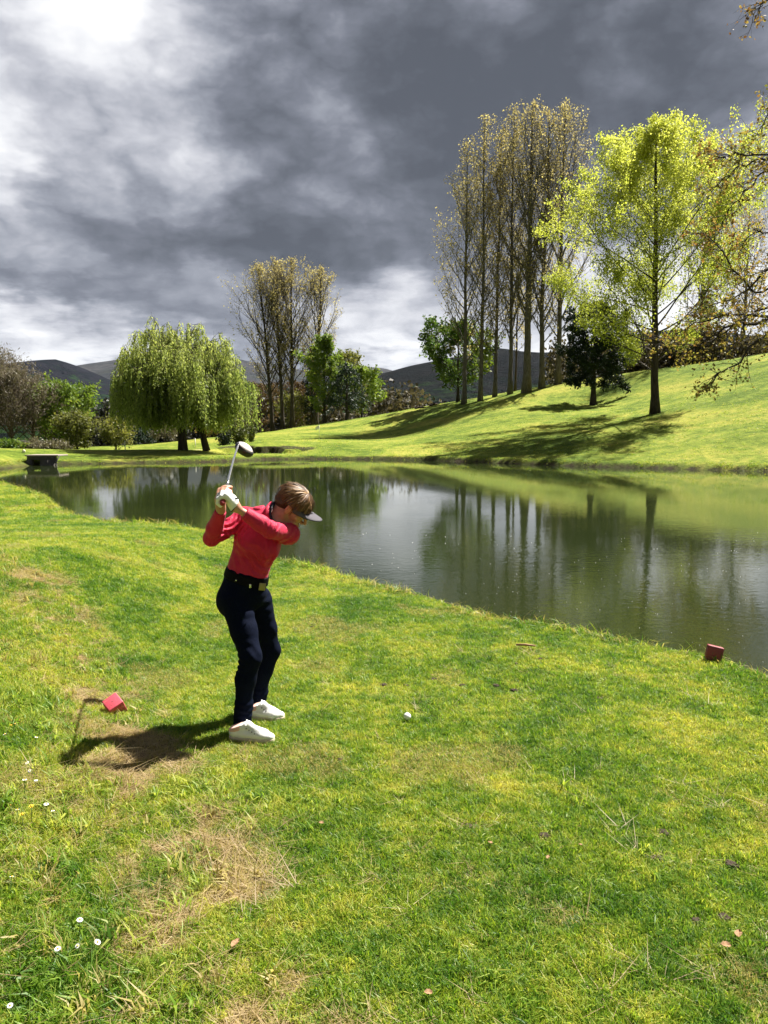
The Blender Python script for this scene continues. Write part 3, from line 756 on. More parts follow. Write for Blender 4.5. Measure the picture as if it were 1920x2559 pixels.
# ---- weeping willow -----------------------------------------------------------------------------
def willow(loc, seed):
    rng = np.random.RandomState(seed)
    root = empty('willow_tree', loc, 'large weeping willow trailing bright green strands over the far bank', 'willow')
    geo = Geo()
    S = 50.0 / FPX
    def W_(px, py, y): return np.array(((px - 459) * S, y, CAMZ + (HOR - py) * S - loc[2]))
    tr = np.array([W_(459, 1128, 0), W_(458, 1085, 0), W_(455, 1050, 0), W_(452, 1010, .1), W_(449, 970, .2)])
    tr[0, 2] = -.2
    geo.tube(tr, [.36, .25, .23, .22, .18], 9)
    tr2 = np.array([W_(511, 1119, .8), W_(502, 1085, .7), W_(487, 1050, .5), W_(473, 1012, .3)]); tr2[0, 2] = -.1
    geo.tube(tr2, [.26, .20, .17, .13], 8)
    starts = [(tr[4], 1.0), (tr[3], .9), (tr2[3], .8), (tr[2], .7)]
    domes = [((395, 905), (88, 106), 0.0), ((520, 920), (80, 92), .2), ((350, 980), (48, 60), -.5), ((580, 985), (45, 60), .3), ((462, 950), (120, 85), -1.4), ((470, 940), (110, 90), 1.4), ((455, 885), (75, 80), .3), ((440, 930), (70, 85), -.9), ((525, 960), (75, 85), -.8), ((395, 960), (75, 85), -.8)]
    strands = []
    for di, ((cx_, cy_), (rx, ry), yo) in enumerate(domes):
        c = W_(cx_, cy_, yo); ax = np.array((rx * S, rx * S * .95, ry * S))
        for i in range(14):
            a = i * 2.4 + di; e = rng.uniform(.0, 1.2)
            d = np.array((math.cos(a) * math.cos(e), math.sin(a) * math.cos(e), math.sin(e)))
            end = c + d * ax * rng.uniform(.7, 1.0)
            st, _ = starts[rng.randint(0, 4)]
            mid = st * .45 + end * .55 + np.array((0, 0, .5)) + rng.normal(size=3) * .2
            t = np.linspace(0, 1, 8)[:, None]
            b = st * (1 - t) ** 2 + 2 * mid * t * (1 - t) + end * t ** 2
            geo.tube(b, .075 * (1 - np.linspace(0, 1, 8) * .85), 5, cap=False)
            for k in range(13):
                s = rng.uniform(.30, 1.0); q, tq = at(b, s)
                d2 = unit(tq + rng.normal(size=3) * .8 + np.array((0, 0, .25)))
                b2 = grow(rng, q, d2, rng.uniform(.5, 1.2), 4, .2, -.08)
                geo.tube(b2, .016 * (1 - np.linspace(0, 1, 5) * .7), 3, cap=False)
                for m_ in range(4):
                    strands.append((at(b2, rng.uniform(.3, 1.0))[0], unit(np.array((d2[0], d2[1], 0)) + rng.normal(size=3) * .35), c, ax))
    pts, dirs, tint = [], [], []
    for (s0, hd, c, ax) in strands:
        rel = (s0 - c) / ax; out = math.hypot(rel[0], rel[1])
        zmin = max(.5 + rng.uniform(0, .9), 0)
        L = rng.uniform(.35, 1.1) + (rng.uniform(.3, 3.2) * sstep(.35, .9, out))
        L = min(L, max(.3, s0[2] - (1.0 + rng.uniform(0, 1.1))))
        n = max(5, int(L * 17))
        f = np.linspace(0, 1, n)
        curve = s0 + np.c_[hd[0] * .35 * np.sqrt(f), hd[1] * .35 * np.sqrt(f), -f * L + .10 * np.sqrt(f)]
        curve += rng.normal(size=curve.shape) * .045
        pts.append(curve); dirs.append(np.tile((hd[0] * .25, hd[1] * .25, -1.0), (n, 1)))
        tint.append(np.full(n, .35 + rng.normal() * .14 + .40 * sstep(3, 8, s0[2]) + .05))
        geo.tube(np.array([curve[0], curve[n // 2], curve[-1]]), [.007, .006, .003], 3, cap=False)
    obj('trunk', geo.mesh('trunk', True), bark_dark, root)
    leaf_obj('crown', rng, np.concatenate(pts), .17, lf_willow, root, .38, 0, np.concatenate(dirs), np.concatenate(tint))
willow(spot(459, 50), 91)

# ---- left-hand wood ---------------------------------------------------------------------------------
bare = dict(ang=lambda t: 50 - 24 * t, n2=12, n3=7, up2=.25, l2=.5, twig=.014)
for i, (px, D, top, R, lv, lb) in enumerate([
        (-25, 62, 885, 3.8, 2600, 'bare brown tree cut by the left edge of the picture'),
        (34, 58, 925, 3.2, 2200, 'bare brown tree with two dark upright stems left of the bridge'),
        (88, 63, 962, 3.0, 2600, 'bare greyish brown tree between the twin stems and the leafy one'),
        (128, 66, 1010, 2.4, 2400, 'small bare brown tree against the leafy green one'),
        (-70, 66, 880, 3.6, 2000, 'bare tree mostly beyond the left edge of the picture')]):
    round_tree('bare_tree', lb, px, D, top, R, lf_bare, 100 + i, bark_brown, .08, int(lv * 3.2), .26, 1.0, 'bare trees of the wood left of the pond', n1=44, r=.16, aspect=.2, **bare)
round_tree('broadleaf_tree', 'leafy yellow green tree at the right end of the left-hand wood', 158, 61, 955, 2.3, lf_fresh, 110, leaves=9500, lsize=.19, c0=.02, envp=.8, tbias=lambda q: -.10 + .12 * fbm(q[:, 0], q[:, 2] * 1.2, 2))
round_tree('broadleaf_tree', 'lower olive green tree leaning out at the right end of the left-hand wood', 196, 58, 1035, 1.35, lf_olive, 111, leaves=3800, lsize=.18, c0=.02)
round_tree('broadleaf_tree', 'small pale olive tree standing alone between wood and willow', 292, 58, 1050, 1.35, lf_olive, 112, leaves=3000, lsize=.15, c0=.10, tbias=lambda q: .1)
def shrub(name, label, px, D, top, R, mat, seed, leaves=1500, lsize=.13, group=None, ry=1.0, cat='shrub', py=None):
    rng = np.random.RandomState(seed)
    loc = spot(px, D); H = ztop(top, D) - loc[2]
    root = empty(name, loc, label, cat, group)
    geo = Geo(); pts = []
    for i in range(26):
        a = i * 2.4; e = rng.uniform(.25, 1.0)
        end = np.array((math.cos(a) * R * math.sqrt(1 - e * e * .8) * rng.uniform(.7, 1), math.sin(a) * R * rng.uniform(.5, 1) * math.sqrt(1 - e * e * .8), H * e * rng.uniform(.85, 1.0)))
        b = np.array([np.zeros(3), end * .5 + np.array((0, 0, .1 * H)), end]); b[0, 2] = -.1
        geo.tube(b, [.022, .015, .006], 4, cap=False)
        k = leaves // 26
        f = rng.uniform(.15, 1.08, k)
        pts.append(b[0] + (b[2] - b[0]) * f[:, None] + np.array((0, 0, .06 * H)) + rng.normal(size=(k, 3)) * np.array((R, R, H * .6)) * .16)
    pts = np.concatenate(pts); pts[:, 2] = np.maximum(pts[:, 2], .02)
    obj('stems', geo.mesh('stems', True), bark_brown, root)
    leaf_obj('crown', rng, pts, lsize, mat, root, .6, -.2, None, .45 + .25 * (fbm(pts[:, 0] * 2 + seed, pts[:, 2] * 2, 2) - .5) * 2)
    return root
for i, (px, D, top, R, mt, lb) in enumerate([
        (20, 52, 1098, 1.2, lf_green, 'low dark green bush at the foot of the twin stemmed tree'),
        (62, 54, 1108, 1.0, lf_olive, 'low olive bush left of the bridge deck'),
        (104, 54, 1096, 1.1, lf_bare, 'brown twiggy bush right above the bridge deck'),
        (146, 55, 1100, 1.1, lf_bare, 'grey brown twiggy bush right of the bridge'),
        (-20, 52, 1095, 1.3, lf_green, 'low green bush at the left edge behind the far bank')]):
    shrub('bush', lb, px, D, top, R, mt, 120 + i, 1500, .15, 'bushes along the left-hand wood')
shrub('cypress_bush', 'taller yellow green bush behind the bunker, right of the willow', 599, 60, 1048, .85, lf_cypress, 130, 2600, .13)
shrub('cypress_bush', 'smaller rounded yellow green bush on the slope beside the taller one', 630, 64, 1052, .42, lf_cypress, 131, 1300, .13)
shrub('bush', 'very dark rounded bush under the right side of the willow', 563, 66, 1066, .75, lf_pine, 132, 1500, .16)
round_tree('larch_tree', 'grey brown leafless conifer seen under the willow', 412, 75, 1050, 1.7, lf_bare, 133, leaves=1500, lsize=.16, c0=.1, ang=lambda t: 85 - 10 * t, env=lambda t: 1.7 * (1.05 - t))
round_tree('larch_tree', 'dark small fir seen low behind the willow', 362, 78, 1075, 1.3, lf_cedar, 134, leaves=1800, lsize=.18, c0=.1, ang=lambda t: 85 - 10 * t, env=lambda t: 1.3 * (1.05 - t))
round_tree('broadleaf_tree', 'copper red shrub like tree seen under the willow', 535, 80, 1058, 1.5, lf_maple, 135, leaves=1500, lsize=.18, c0=.05)

# ---- woodland masses far behind ----------------------------------------------------------------------
def woodland(label, items, mat, seed, lsize, per=260):
    rng = np.random.RandomState(seed); allp = []; geo = Geo()
    for (x, y, R, H) in items:
        z = tz(x, y)
        u = rng.normal(size=(per, 3)); u /= np.linalg.norm(u, axis=1)[:, None]
        rr = rng.uniform(.45, 1.0, per)[:, None] * (1 + .25 * rng.normal(size=(per, 1)) * .5)
        p = u * rr * np.array((R, R, H * .52)); p[:, 2] += H * .52
        allp.append(p + np.array((x, y, z)))
        geo.tube(np.array([(x, y, z - .5), (x + rng.normal() * .2, y, z + H * .55)]), [.03 * H * .6, .01 * H], 5)
    pts = np.concatenate(allp)
    v, f = leaf_quads(rng, pts, lsize, .8)
    n0 = len(v); t = np.clip(.45 + .22 * rng.normal(size=len(pts)), 0, 1)
    gv = np.concatenate(geo.v); fs = [f] + [np.array(q) + n0 for q in geo.f.values()]
    me = np_mesh('woodland', np.concatenate([v, gv]), fs, tint=np.r_[np.repeat(t, 4), np.zeros(len(gv))])
    return tag(obj('woodland', me, mat), label=label, cat='woodland', kind='stuff')
lf_wood = leaf_mat('leaf_far_wood', [(0, (.012, .013, .010)), (.5, (.026, .027, .017)), (1, (.048, .046, .026))], .2)  # shade over the valley wood is put into these very dark leaf tones
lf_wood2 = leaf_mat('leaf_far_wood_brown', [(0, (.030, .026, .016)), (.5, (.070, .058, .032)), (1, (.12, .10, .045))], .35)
rg = np.random.RandomState(3)
items = []
for i in range(90):
    px = rg.uniform(170, 700); D = rg.uniform(135, 230)
    items.append(((px - CX) / FPX * D, D, rg.uniform(2.5, 5), rg.uniform(6, 11)))
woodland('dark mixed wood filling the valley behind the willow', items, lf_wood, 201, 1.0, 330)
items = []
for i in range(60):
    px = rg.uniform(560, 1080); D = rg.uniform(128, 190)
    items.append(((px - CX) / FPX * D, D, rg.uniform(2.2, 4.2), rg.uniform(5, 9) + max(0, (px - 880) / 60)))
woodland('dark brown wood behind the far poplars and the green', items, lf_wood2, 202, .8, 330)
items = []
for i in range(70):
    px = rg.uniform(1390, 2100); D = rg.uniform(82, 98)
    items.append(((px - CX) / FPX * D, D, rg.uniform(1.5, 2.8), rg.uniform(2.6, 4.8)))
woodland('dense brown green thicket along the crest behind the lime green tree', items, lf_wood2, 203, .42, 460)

# ---- copper-leaved tree reaching in from the right ------------------------------------------------------
def copper_tree(seed):
    rng = np.random.RandomState(seed)
    D0 = 33.0; loc = np.array((22.6, D0, tz(22.6, D0)))
    root = empty('copper_tree', tuple(loc), 'copper leaved tree on the right bank, its branches hanging in from the edge', 'tree')
    geo = Geo()
    tr = np.array([(0, 0, -.3), (-.1, 0, 3), (-.3, .1, 7), (-.4, .1, 12), (-.5, 0, 17), (-.4, .1, 22)], float)
    geo.tube(tr, [.50, .40, .33, .25, .15, .05], 9)
    limbs = [  # photo-guided main limbs: list of (px, py), distance offset
        ([(2240, 900), (2080, 815), (1980, 800), (1880, 805), (1830, 812), (1760, 850), (1700, 890)], 0.0, .085),
        ([(2235, 860), (2060, 800), (1960, 790), (1870, 790), (1790, 790), (1730, 810), (1690, 835)], .8, .075),
        ([(2240, 920), (2100, 850), (1980, 830), (1900, 850), (1850, 900), (1800, 930), (1770, 965)], -.8, .07),
        ([(2235, 800), (2080, 720), (1980, 690), (1900, 730), (1850, 690), (1800, 620), (1760, 580)], .4, .07),
        ([(2235, 760), (2100, 660), (2000, 640), (1930, 670), (1870, 720), (1800, 760), (1740, 760)], -1.0, .07),
        ([(2230, 560), (2080, 460), (1990, 400), (1920, 395), (1870, 410), (1820, 440), (1775, 480)], 0.2, .065),
        ([(2230, 520), (2080, 420), (1980, 395), (1910, 388), (1850, 384), (1800, 392), (1765, 380)], -.6, .055),
        ([(2230, 620), (2080, 540), (1990, 460), (1920, 430), (1870, 470), (1830, 510), (1800, 560)], .9, .055),
        ([(2225, 330), (2100, 230), (2010, 200), (1950, 240), (1915, 290), (1905, 330)], .2, .05),
        ([(2225, 200), (2100, 90), (2010, 20), (1950, -5), (1915, 5), (1895, 25)], -.3, .05),
        
        ([(2230, 840), (2060, 760), (1950, 760), (1850, 800), (1780, 850), (1700, 860), (1630, 850)], 1.6, .06),
        ([(2230, 700), (2060, 640), (1980, 600), (1900, 580), (1860, 600), (1840, 660)], 2.0, .05),
        ([(2250, 980), (2320, 900), (2450, 820), (2600, 800)], 1.0, .07), ([(2250, 600), (2350, 500), (2480, 420), (2560, 380)], -1.0, .07),
        ([(2250, 400), (2330, 300), (2400, 240)], 1.5, .06), ([(2260, 800), (2350, 760), (2500, 700)], -4.0, .07), ([(2220, 850), (2150, 760), (2100, 700)], -4.0, .06)]
    tips, tipd = [], []
    for pl_, dy, r in limbs:
        pts = np.array([P(a, b, D0 + dy * min(1, k / 2)) - loc for k, (a, b) in enumerate(pl_)])
        pts[0] = at(tr, np.clip((pts[0, 2]) / 22.0, .08, .95))[0]
        # resample smoothly
        t = np.linspace(0, len(pts) - 1, 22); i0 = np.clip(t.astype(int), 0, len(pts) - 2); f = (t - i0)[:, None]
        pm = np.pad(pts, ((1, 1), (0, 0)), 'edge')
        p0, p1, p2_, p3 = pm[i0], pm[i0 + 1], pm[i0 + 2], pm[np.minimum(i0 + 3, len(pm) - 1)]
        b = .5 * (2 * p1 + (p2_ - p0) * f + (2 * p0 - 5 * p1 + 4 * p2_ - p3) * f ** 2 + (3 * p1 - p0 - 3 * p2_ + p3) * f ** 3)
        b += rng.normal(size=b.shape) * .05
        geo.tube(b, r * (1.25 - np.linspace(0, 1, 22) * 1.05), 6, cap=False)
        L = np.linalg.norm(np.diff(b, axis=0), axis=1).sum()
        for j in range(int(L * 3.6)):
            s = rng.uniform(.28, 1.0); q, tq = at(b, s)
            d2 = deflect(rng, tq, math.radians(rng.uniform(25, 65))); d2[2] += .05
            L2 = rng.uniform(.5, 1.7) * (1.2 - s * .5)
            b2 = grow(rng, q, d2, L2, 5, .16, rng.uniform(-.10, .08))
            geo.tube(b2, .016 * (1 - np.linspace(0, 1, 6) * .75), 4, cap=False)
            for k in range(4):
                q3, t3 = at(b2, rng.uniform(.25, 1)); d3 = deflect(rng, t3, math.radians(rng.uniform(15, 60)))
                tips.append(q3); tipd.append(d3 * rng.uniform(.2, .55))
    tips, tipd = np.array(tips), np.array(tipd)
    for a, d in zip(tips, tipd): geo.tube(np.array([a, a + d]), [.005, .003], 3, cap=False)
    obj('trunk', geo.mesh('trunk', True), bark_dark, root)
    nl = 6800; k = rng.randint(0, len(tips), nl)
    base = tips[k] + tipd[k] * rng.beta(3.0, 1.0, nl)[:, None]
    pts = base + rng.normal(size=(nl, 3)) * .045
    tint = .48 + .3 * (fbm(pts[:, 0] * .9, pts[:, 2] * .9, 2) - .5) * 2 + .22 * (1 - sstep(3, 8, pts[:, 2]))
    leaf_obj('crown', rng, pts, .125, lf_maple, root, .8, .3, None, tint)
copper_tree(301)
# ================================================================== GOLFER (implicit surfaces meshed with surface nets)
GD = -0.14                                # depth correction for the whole figure
def gp(px, py, D): return P(px, py, D + GD)

def surface_nets(f, lo, h):
    s = f < 0
    c = s[:-1, :-1, :-1].astype(np.int8)
    tot = np.zeros(c.shape, np.int8)
    offs = [(i, j, k) for i in (0, 1) for j in (0, 1) for k in (0, 1)]
    nx_, ny_, nz_ = c.shape
    for (i, j, k) in offs: tot += s[i:i + nx_, j:j + ny_, k:k + nz_]
    act = np.argwhere((tot > 0) & (tot < 8))
    vid = np.full(c.shape, -1, np.int32); vid[tuple(act.T)] = np.arange(len(act))
    vals = {o: f[act[:, 0] + o[0], act[:, 1] + o[1], act[:, 2] + o[2]] for o in offs}
    pos = np.zeros((len(act), 3)); cnt = np.zeros(len(act))
    for a in offs:
        for ax in range(3):
            if a[ax] == 1: continue
            b = list(a); b[ax] = 1; b = tuple(b)
            va, vb = vals[a], vals[b]; m = (va < 0) != (vb < 0)
            t = np.where(m, va / (va - vb + 1e-12), 0)
            p = np.tile(np.array(a, float), (len(act), 1)); p[:, ax] += t
            pos[m] += p[m]; cnt[m] += 1
    v = (act + pos / cnt[:, None]) * h + lo
    faces = []
    for ax in range(3):
        sl0 = [slice(None)] * 3; sl1 = [slice(None)] * 3
        sl0[ax] = slice(0, -1); sl1[ax] = slice(1, None)
        cr = np.argwhere(s[tuple(sl0)] != s[tuple(sl1)])
        o1, o2 = [(1, 2), (2, 0), (0, 1)][ax]
        ok = (cr[:, o1] > 0) & (cr[:, o2] > 0) & (cr[:, o1] < f.shape[o1] - 1) & (cr[:, o2] < f.shape[o2] - 1)
        cr = cr[ok]
        e1 = np.zeros(3, int); e1[o1] = 1; e2 = np.zeros(3, int); e2[o2] = 1
        q = [vid[tuple((cr - e1 - e2).T)], vid[tuple((cr - e2).T)], vid[tuple(cr.T)], vid[tuple((cr - e1).T)]]
        q = np.stack(q, 1)
        fl = s[tuple(cr.T)]
        q = np.where(fl[:, None], q, q[:, ::-1])
        faces.append(q[(q >= 0).all(1)])
    return v, np.concatenate(faces)

class Field:
    def __init__(self, lo, hi, h):
        self.lo, self.h = np.array(lo, float), h
        n = np.ceil((np.array(hi) - self.lo) / h).astype(int) + 1
        self.ax = [self.lo[i] + h * np.arange(n[i]) for i in range(3)]
        self.f = np.full(n, .08, np.float32)
    def window(self, lo, hi):
        sl, g = [], []
        for i in range(3):
            a = int(np.clip(np.searchsorted(self.ax[i], lo[i]), 0, len(self.ax[i])))
            b = int(np.clip(np.searchsorted(self.ax[i], hi[i]), 0, len(self.ax[i])))
            sl.append(slice(a, b)); g.append(self.ax[i][a:b])
        return tuple(sl), np.meshgrid(*g, indexing='ij')
    def union(self, sl, d, k):
        a = self.f[sl]
        hh = np.clip(.5 + .5 * (a - d) / k, 0, 1)
        self.f[sl] = a + (d - a) * hh - k * hh * (1 - hh)
    def cone(self, a, b, ra, rb, k=.015, flat=None, inf=0.0):
        a, b = np.array(a, float), np.array(b, float); ra += inf; rb += inf
        m = max(ra, rb) * (1.0 if flat is None else max(1, 1 / min(1, flat[1]))) + .06
        sl, (x, y, z) = self.window(np.minimum(a, b) - m, np.maximum(a, b) + m)
        if 0 in x.shape: return
        e = b - a; L2 = e @ e + 1e-12
        px, py, pz = x - a[0], y - a[1], z - a[2]
        t = np.clip((px * e[0] + py * e[1] + pz * e[2]) / L2, 0, 1)
        dx, dy, dz = px - t * e[0], py - t * e[1], pz - t * e[2]
        if flat is not None:
            n, f = np.array(flat[0], float), flat[1]; n = n / np.linalg.norm(n)
            dn = dx * n[0] + dy * n[1] + dz * n[2]
            dx, dy, dz = dx + n[0] * dn * (f - 1), dy + n[1] * dn * (f - 1), dz + n[2] * dn * (f - 1)
        d = np.sqrt(dx * dx + dy * dy + dz * dz) - (ra + (rb - ra) * t)
        self.union(sl, d, k)
    def ell(self, c, R, r, k=.015, inf=0.0):      # R rows: local axes
        c, R, r = np.array(c, float), np.array(R, float), np.array(r, float) + inf
        m = r.max() + .05
        sl, (x, y, z) = self.window(c - m, c + m)
        if 0 in x.shape: return
        q = [(R[i, 0] * (x - c[0]) + R[i, 1] * (y - c[1]) + R[i, 2] * (z - c[2])) for i in range(3)]
        k0 = np.sqrt(sum((q[i] / r[i]) ** 2 for i in range(3))) + 1e-9
        k1 = np.sqrt(sum((q[i] / r[i] ** 2) ** 2 for i in range(3))) + 1e-9
        self.union(sl, k0 * (k0 - 1) / k1, k)
    def grid(self): return np.meshgrid(*self.ax, indexing='ij')
    def cut(self, p, n):                          # keep the side n points away from
        n = np.array(n, float) / np.linalg.norm(n)
        X, Y, Z = np.meshgrid(*self.ax, indexing='ij', sparse=True)
        d = (X - p[0]) * n[0] + (Y - p[1]) * n[1] + (Z - p[2]) * n[2]
        self.f = np.maximum(self.f, d.astype(np.float32))
    def mesh(self, name, origin):
        v, q = surface_nets(self.f, self.lo, self.h)
        return np_mesh(name, v - origin, q, smooth=True)

GO = np.array(G(610, 1829, 0.0)); GO[2] = tz(GO[0], GO[1])
golfer = empty('person', tuple(GO), 'golfer in red top, navy trousers and dark visor at the top of her backswing', 'person')
def gz(p): return np.array(p)

# --- joints (photo pixel, distance)
pel = gp(610, 1468, 4.38); waist = gp(622, 1418, 4.375); ches = gp(645, 1350, 4.37); uch = gp(660, 1312, 4.37); nkb = gp(684, 1300, 4.37)
shR = gp(612, 1295, 4.42); elR = gp(529, 1345, 4.28); wrR = gp(553, 1274, 4.14)
shL = gp(722, 1334, 4.345); elL = gp(676, 1324, 4.15); wrL = gp(592, 1270, 4.085)
hipR = gp(590, 1500, 4.33); knR = gp(627, 1642, 4.21); anR = gp(604, 1813, 4.22)
hipL = gp(642, 1500, 4.46); knL = gp(676, 1625, 4.52); anL = gp(638, 1773, 4.555)
# --- club axis
butt = gp(556, 1258, 4.02); chd = gp(597, 1108, 5.08)
cax = unit(chd - butt)
# --- head frame
hF = unit(np.array((.72, .06, -.69))); hS = unit(np.cross(hF, np.array((-.69, 0, -.72)))) ; hU = unit(np.cross(hS, hF))
if hU[2] < 0: hU, hS = -hU, -hS
if hS[1] > 0: hS = -hS                              # hS points to the camera (her right)
HR = np.array([hF, hS, hU]); hC = gp(731, 1268, 4.38)
_rl = math.radians(9)
hU, hS = unit(hU * math.cos(_rl) + hS * math.sin(_rl)), unit(hS * math.cos(_rl) - hU * math.sin(_rl))
HR = np.array([hF, hS, hU])
def hp(f, s, u): return hC + hF * f + hS * s + hU * u

def torso(F, inf, kk=.03):
    ny_ = np.array((.25, 1, -.1))
    F.cone(pel, waist, .118, .108, kk, (ny_, 1.12), inf)
    F.cone(waist, ches, .108, .126, kk, (ny_, 1.18), inf)
    F.cone(ches, uch, .126, .105, kk, (ny_, 1.15), inf)
    F.cone(shR, uch, .062, .085, kk, None, inf); F.cone(uch, shL, .085, .056, kk, None, inf)
    F.cone(shR, nkb, .045, .055, kk, None, inf); F.cone(nkb, shL, .055, .045, kk, None, inf)
    F.ell(gp(628, 1362, 4.285), np.eye(3), (.058, .05, .055), .04, inf)
    F.ell(gp(672, 1374, 4.29), np.eye(3), (.05, .05, .055), .04, inf)
def arms(F, inf, r=True, kk=.02):
    F.cone(shR, elR, .052, .040, kk, None, inf); F.cone(elR, elR + (wrR - elR) * .35, .040, .041, kk, None, inf); F.cone(elR + (wrR - elR) * .35, wrR, .041, .026, kk, None, inf)
    F.cone(shL, elL, .052, .042, kk, None, inf); F.cone(elL, elL + (wrL - elL) * .3, .042, .040, kk, None, inf); F.cone(elL + (wrL - elL) * .3, wrL, .040, .026, kk, None, inf)
def legs(F, inf, kk=.03):
    F.ell(gp(608, 1487, 4.385), np.eye(3), (.128, .112, .10), kk, inf)
    F.ell(gp(580, 1500, 4.37), np.eye(3), (.088, .095, .10), kk, inf); F.ell(gp(596, 1502, 4.46), np.eye(3), (.085, .085, .095), kk, inf)
    F.cone(hipR, hipR * .45 + knR * .55, .090, .071, kk, None, inf); F.cone(hipR * .45 + knR * .55, knR, .071, .058, kk, None, inf)
    F.cone(hipL, hipL * .45 + knL * .55, .088, .069, kk, None, inf); F.cone(hipL * .45 + knL * .55, knL, .069, .056, kk, None, inf)
    for kn, an in ((knR, anR), (knL, anL)):
        ca = kn * .68 + an * .32 + np.array((-.012, 0, 0))
        F.cone(kn, ca, .058, .055, kk, None, inf); F.cone(ca, an, .054, .036, kk, None, inf)
# hands: fingers are bent chains round the grip
def ring(t, ang, rr):                    # point round the grip axis; ang measured in the plane across it
    ux = unit(np.array((1, 0, 0)) - cax * cax[0]); uz = unit(np.cross(ux, cax)); 
    if uz[2] < 0: uz = -uz
    a = math.radians(ang)
    return butt + cax * t + (ux * math.cos(a) + uz * math.sin(a)) * rr
def handL(F, inf, k=.005):
    # left (gloved) hand: palm on the right of the grip, fingers over the top and down the left side
    kn = [ring(t, 58, .036) for t in (.030, .050, .070, .090)]
    for q in kn: F.cone(wrL * .75 + q * .25, q, .021, .0125, .012, None, inf)
    F.cone(wrL, ring(.06, -5, .038), .025, .024, .012, None, inf)
    for i, t in enumerate((.030, .050, .070, .090)):
        r0 = (.0092, .0100, .0104, .0098)[i]
        ch = [ring(t, a, .026 + .004 * (a < 80)) for a in (52, 100, 150, 200, 236 - 8 * i)]
        for a, b in zip(ch, ch[1:]): F.cone(a, b, r0, r0 * .93, k, None, inf)
    th = [ring(.045, -25, .040), ring(.085, 0, .032), ring(.120, 22, .027), ring(.143, 30, .025)]
    for a, b, r in zip(th, th[1:], (.0145, .0120, .0105)): F.cone(a, b, r, r * .9, k, None, inf)
def handR(F, inf, k=.005):
    # right (bare) hand, further up the grip: palm from below/left, fingers over the top
    kn = [ring(t, 196, .040) for t in (.095, .115, .136, .158)]
    for q in kn: F.cone(wrR * .7 + q * .3, q, .020, .0125, .012, None, inf)
    F.cone(wrR, ring(.10, 240, .036), .025, .023, .012, None, inf)
    for i, t in enumerate((.098, .118, .139, .163)):
        r0 = (.0088, .0096, .0100, .0094)[i]
        ch = [ring(t, a, .036 - .006 * (a < 150)) for a in (190, 150, 110, 72, 40 + 6 * i)]
        for a, b in zip(ch, ch[1:]): F.cone(a, b, r0, r0 * .93, k, None, inf)
    th = [ring(.12, 262, .036), ring(.155, 300, .030), ring(.185, 340, .026), ring(.205, 20, .024)]
    for a, b, r in zip(th, th[1:], (.0140, .0118, .0100)): F.cone(a, b, r, r * .9, k, None, inf)
    # trigger finger standing clear on the right of the shaft
    tf = [ring(.150, 150, .034), ring(.170, 90, .030), ring(.185, 45, .030), ring(.200, 30, .033)]
    for a, b in zip(tf, tf[1:]): F.cone(a, b, .0095, .0088, k, None, inf)
def neck(F, inf):
    F.cone(nkb, hp(-.028, 0, -.035), .060, .054, .02, None, inf)
    F.cone(hp(.0, .03, -.06), gp(668, 1315, 4.30), .012, .015, .012, None, inf)      # sternomastoid
def head(F):
    F.ell(hp(-.014, 0, .033), HR, (.086, .070, .073), .02)
    F.ell(hp(.030, 0, -.010), HR, (.058, .058, .082), .02)
    F.ell(hp(.048, 0, .045), HR, (.045, .055, .045), .02)                              # forehead
    for s in (-1, 1):
        F.cone(hp(-.012, s * .050, -.050), hp(.070, s * .014, -.098), .022, .017, .016) # jaw
        F.ell(hp(.052, s * .043, -.012), HR, (.026, .024, .020), .016)                  # cheekbone
        F.cone(hp(.080, s * .012, .030), hp(.066, s * .046, .026), .010, .010, .012)    # brow
        F.ell(hp(.074, s * .030, .010), HR, (.014, .017, .010), .006)                   # eyelids
        F.ell(hp(.096, s * .013, -.029), HR, (.011, .007, .008), .005)                  # nostril wing
        F.ell(hp(.062, s * .034, -.052), HR, (.022, .022, .026), .014)                  # cheek
        F.ell(hp(-.012, s * .074, .000), HR, (.017, .007, .031), .004)                  # ear
        F.cone(hp(-.024, s * .080, .018), hp(-.002, s * .080, .027), .0045, .0045, .004); F.cone(hp(-.024, s * .080, .018), hp(-.016, s * .078, -.024), .0045, .005, .004)
        F.ell(hp(-.008, s * .076, -.026), HR, (.007, .005, .008), .004)
    F.cone(hp(.084, 0, .022), hp(.112, 0, -.018), .0085, .0095, .007)                   # nose
    F.ell(hp(.112, 0, -.022), HR, (.010, .0105, .009), .005)
    F.cone(hp(.088, -.015, -.052), hp(.088, .015, -.052), .0075, .0075, .005)           # lips
    F.cone(hp(.086, -.013, -.064), hp(.086, .013, -.064), .0075, .0075, .004)
    F.ell(hp(.076, 0, -.095), HR, (.019, .021, .018), .012)                             # chin
    F.cone(hp(.05, 0, -.09), hp(-.01, 0, -.055), .028, .045, .02)                       # under the chin

m_skin, T, out = new_mat('skin')
tcn = m_skin.node_tree.nodes.new('ShaderNodeTexCoord')
sk = T.ramp(T.noise(tcn.outputs['Object'], 18, 4, .6), [(.3, (.43, .20, .125)), (.7, (.56, .29, .195))])
b = T.n('ShaderNodeBsdfPrincipled', ins={'Base Color': sk, 'Roughness': .5, 'Subsurface Weight': .12, 'Subsurface Radius': (.02, .008, .005), 'Subsurface Scale': .5})
T.link(b.outputs[0], out.inputs['Surface'])

lo_all = np.array((-1.20, 3.70, -.05)); hi_all = np.array((-.25, 4.75, 1.62))
F = Field(lo_all, hi_all, .0042)
torso(F, -.012); arms(F, -.010); legs(F, -.012); neck(F, 0); head(F); handL(F, 0); handR(F, 0)
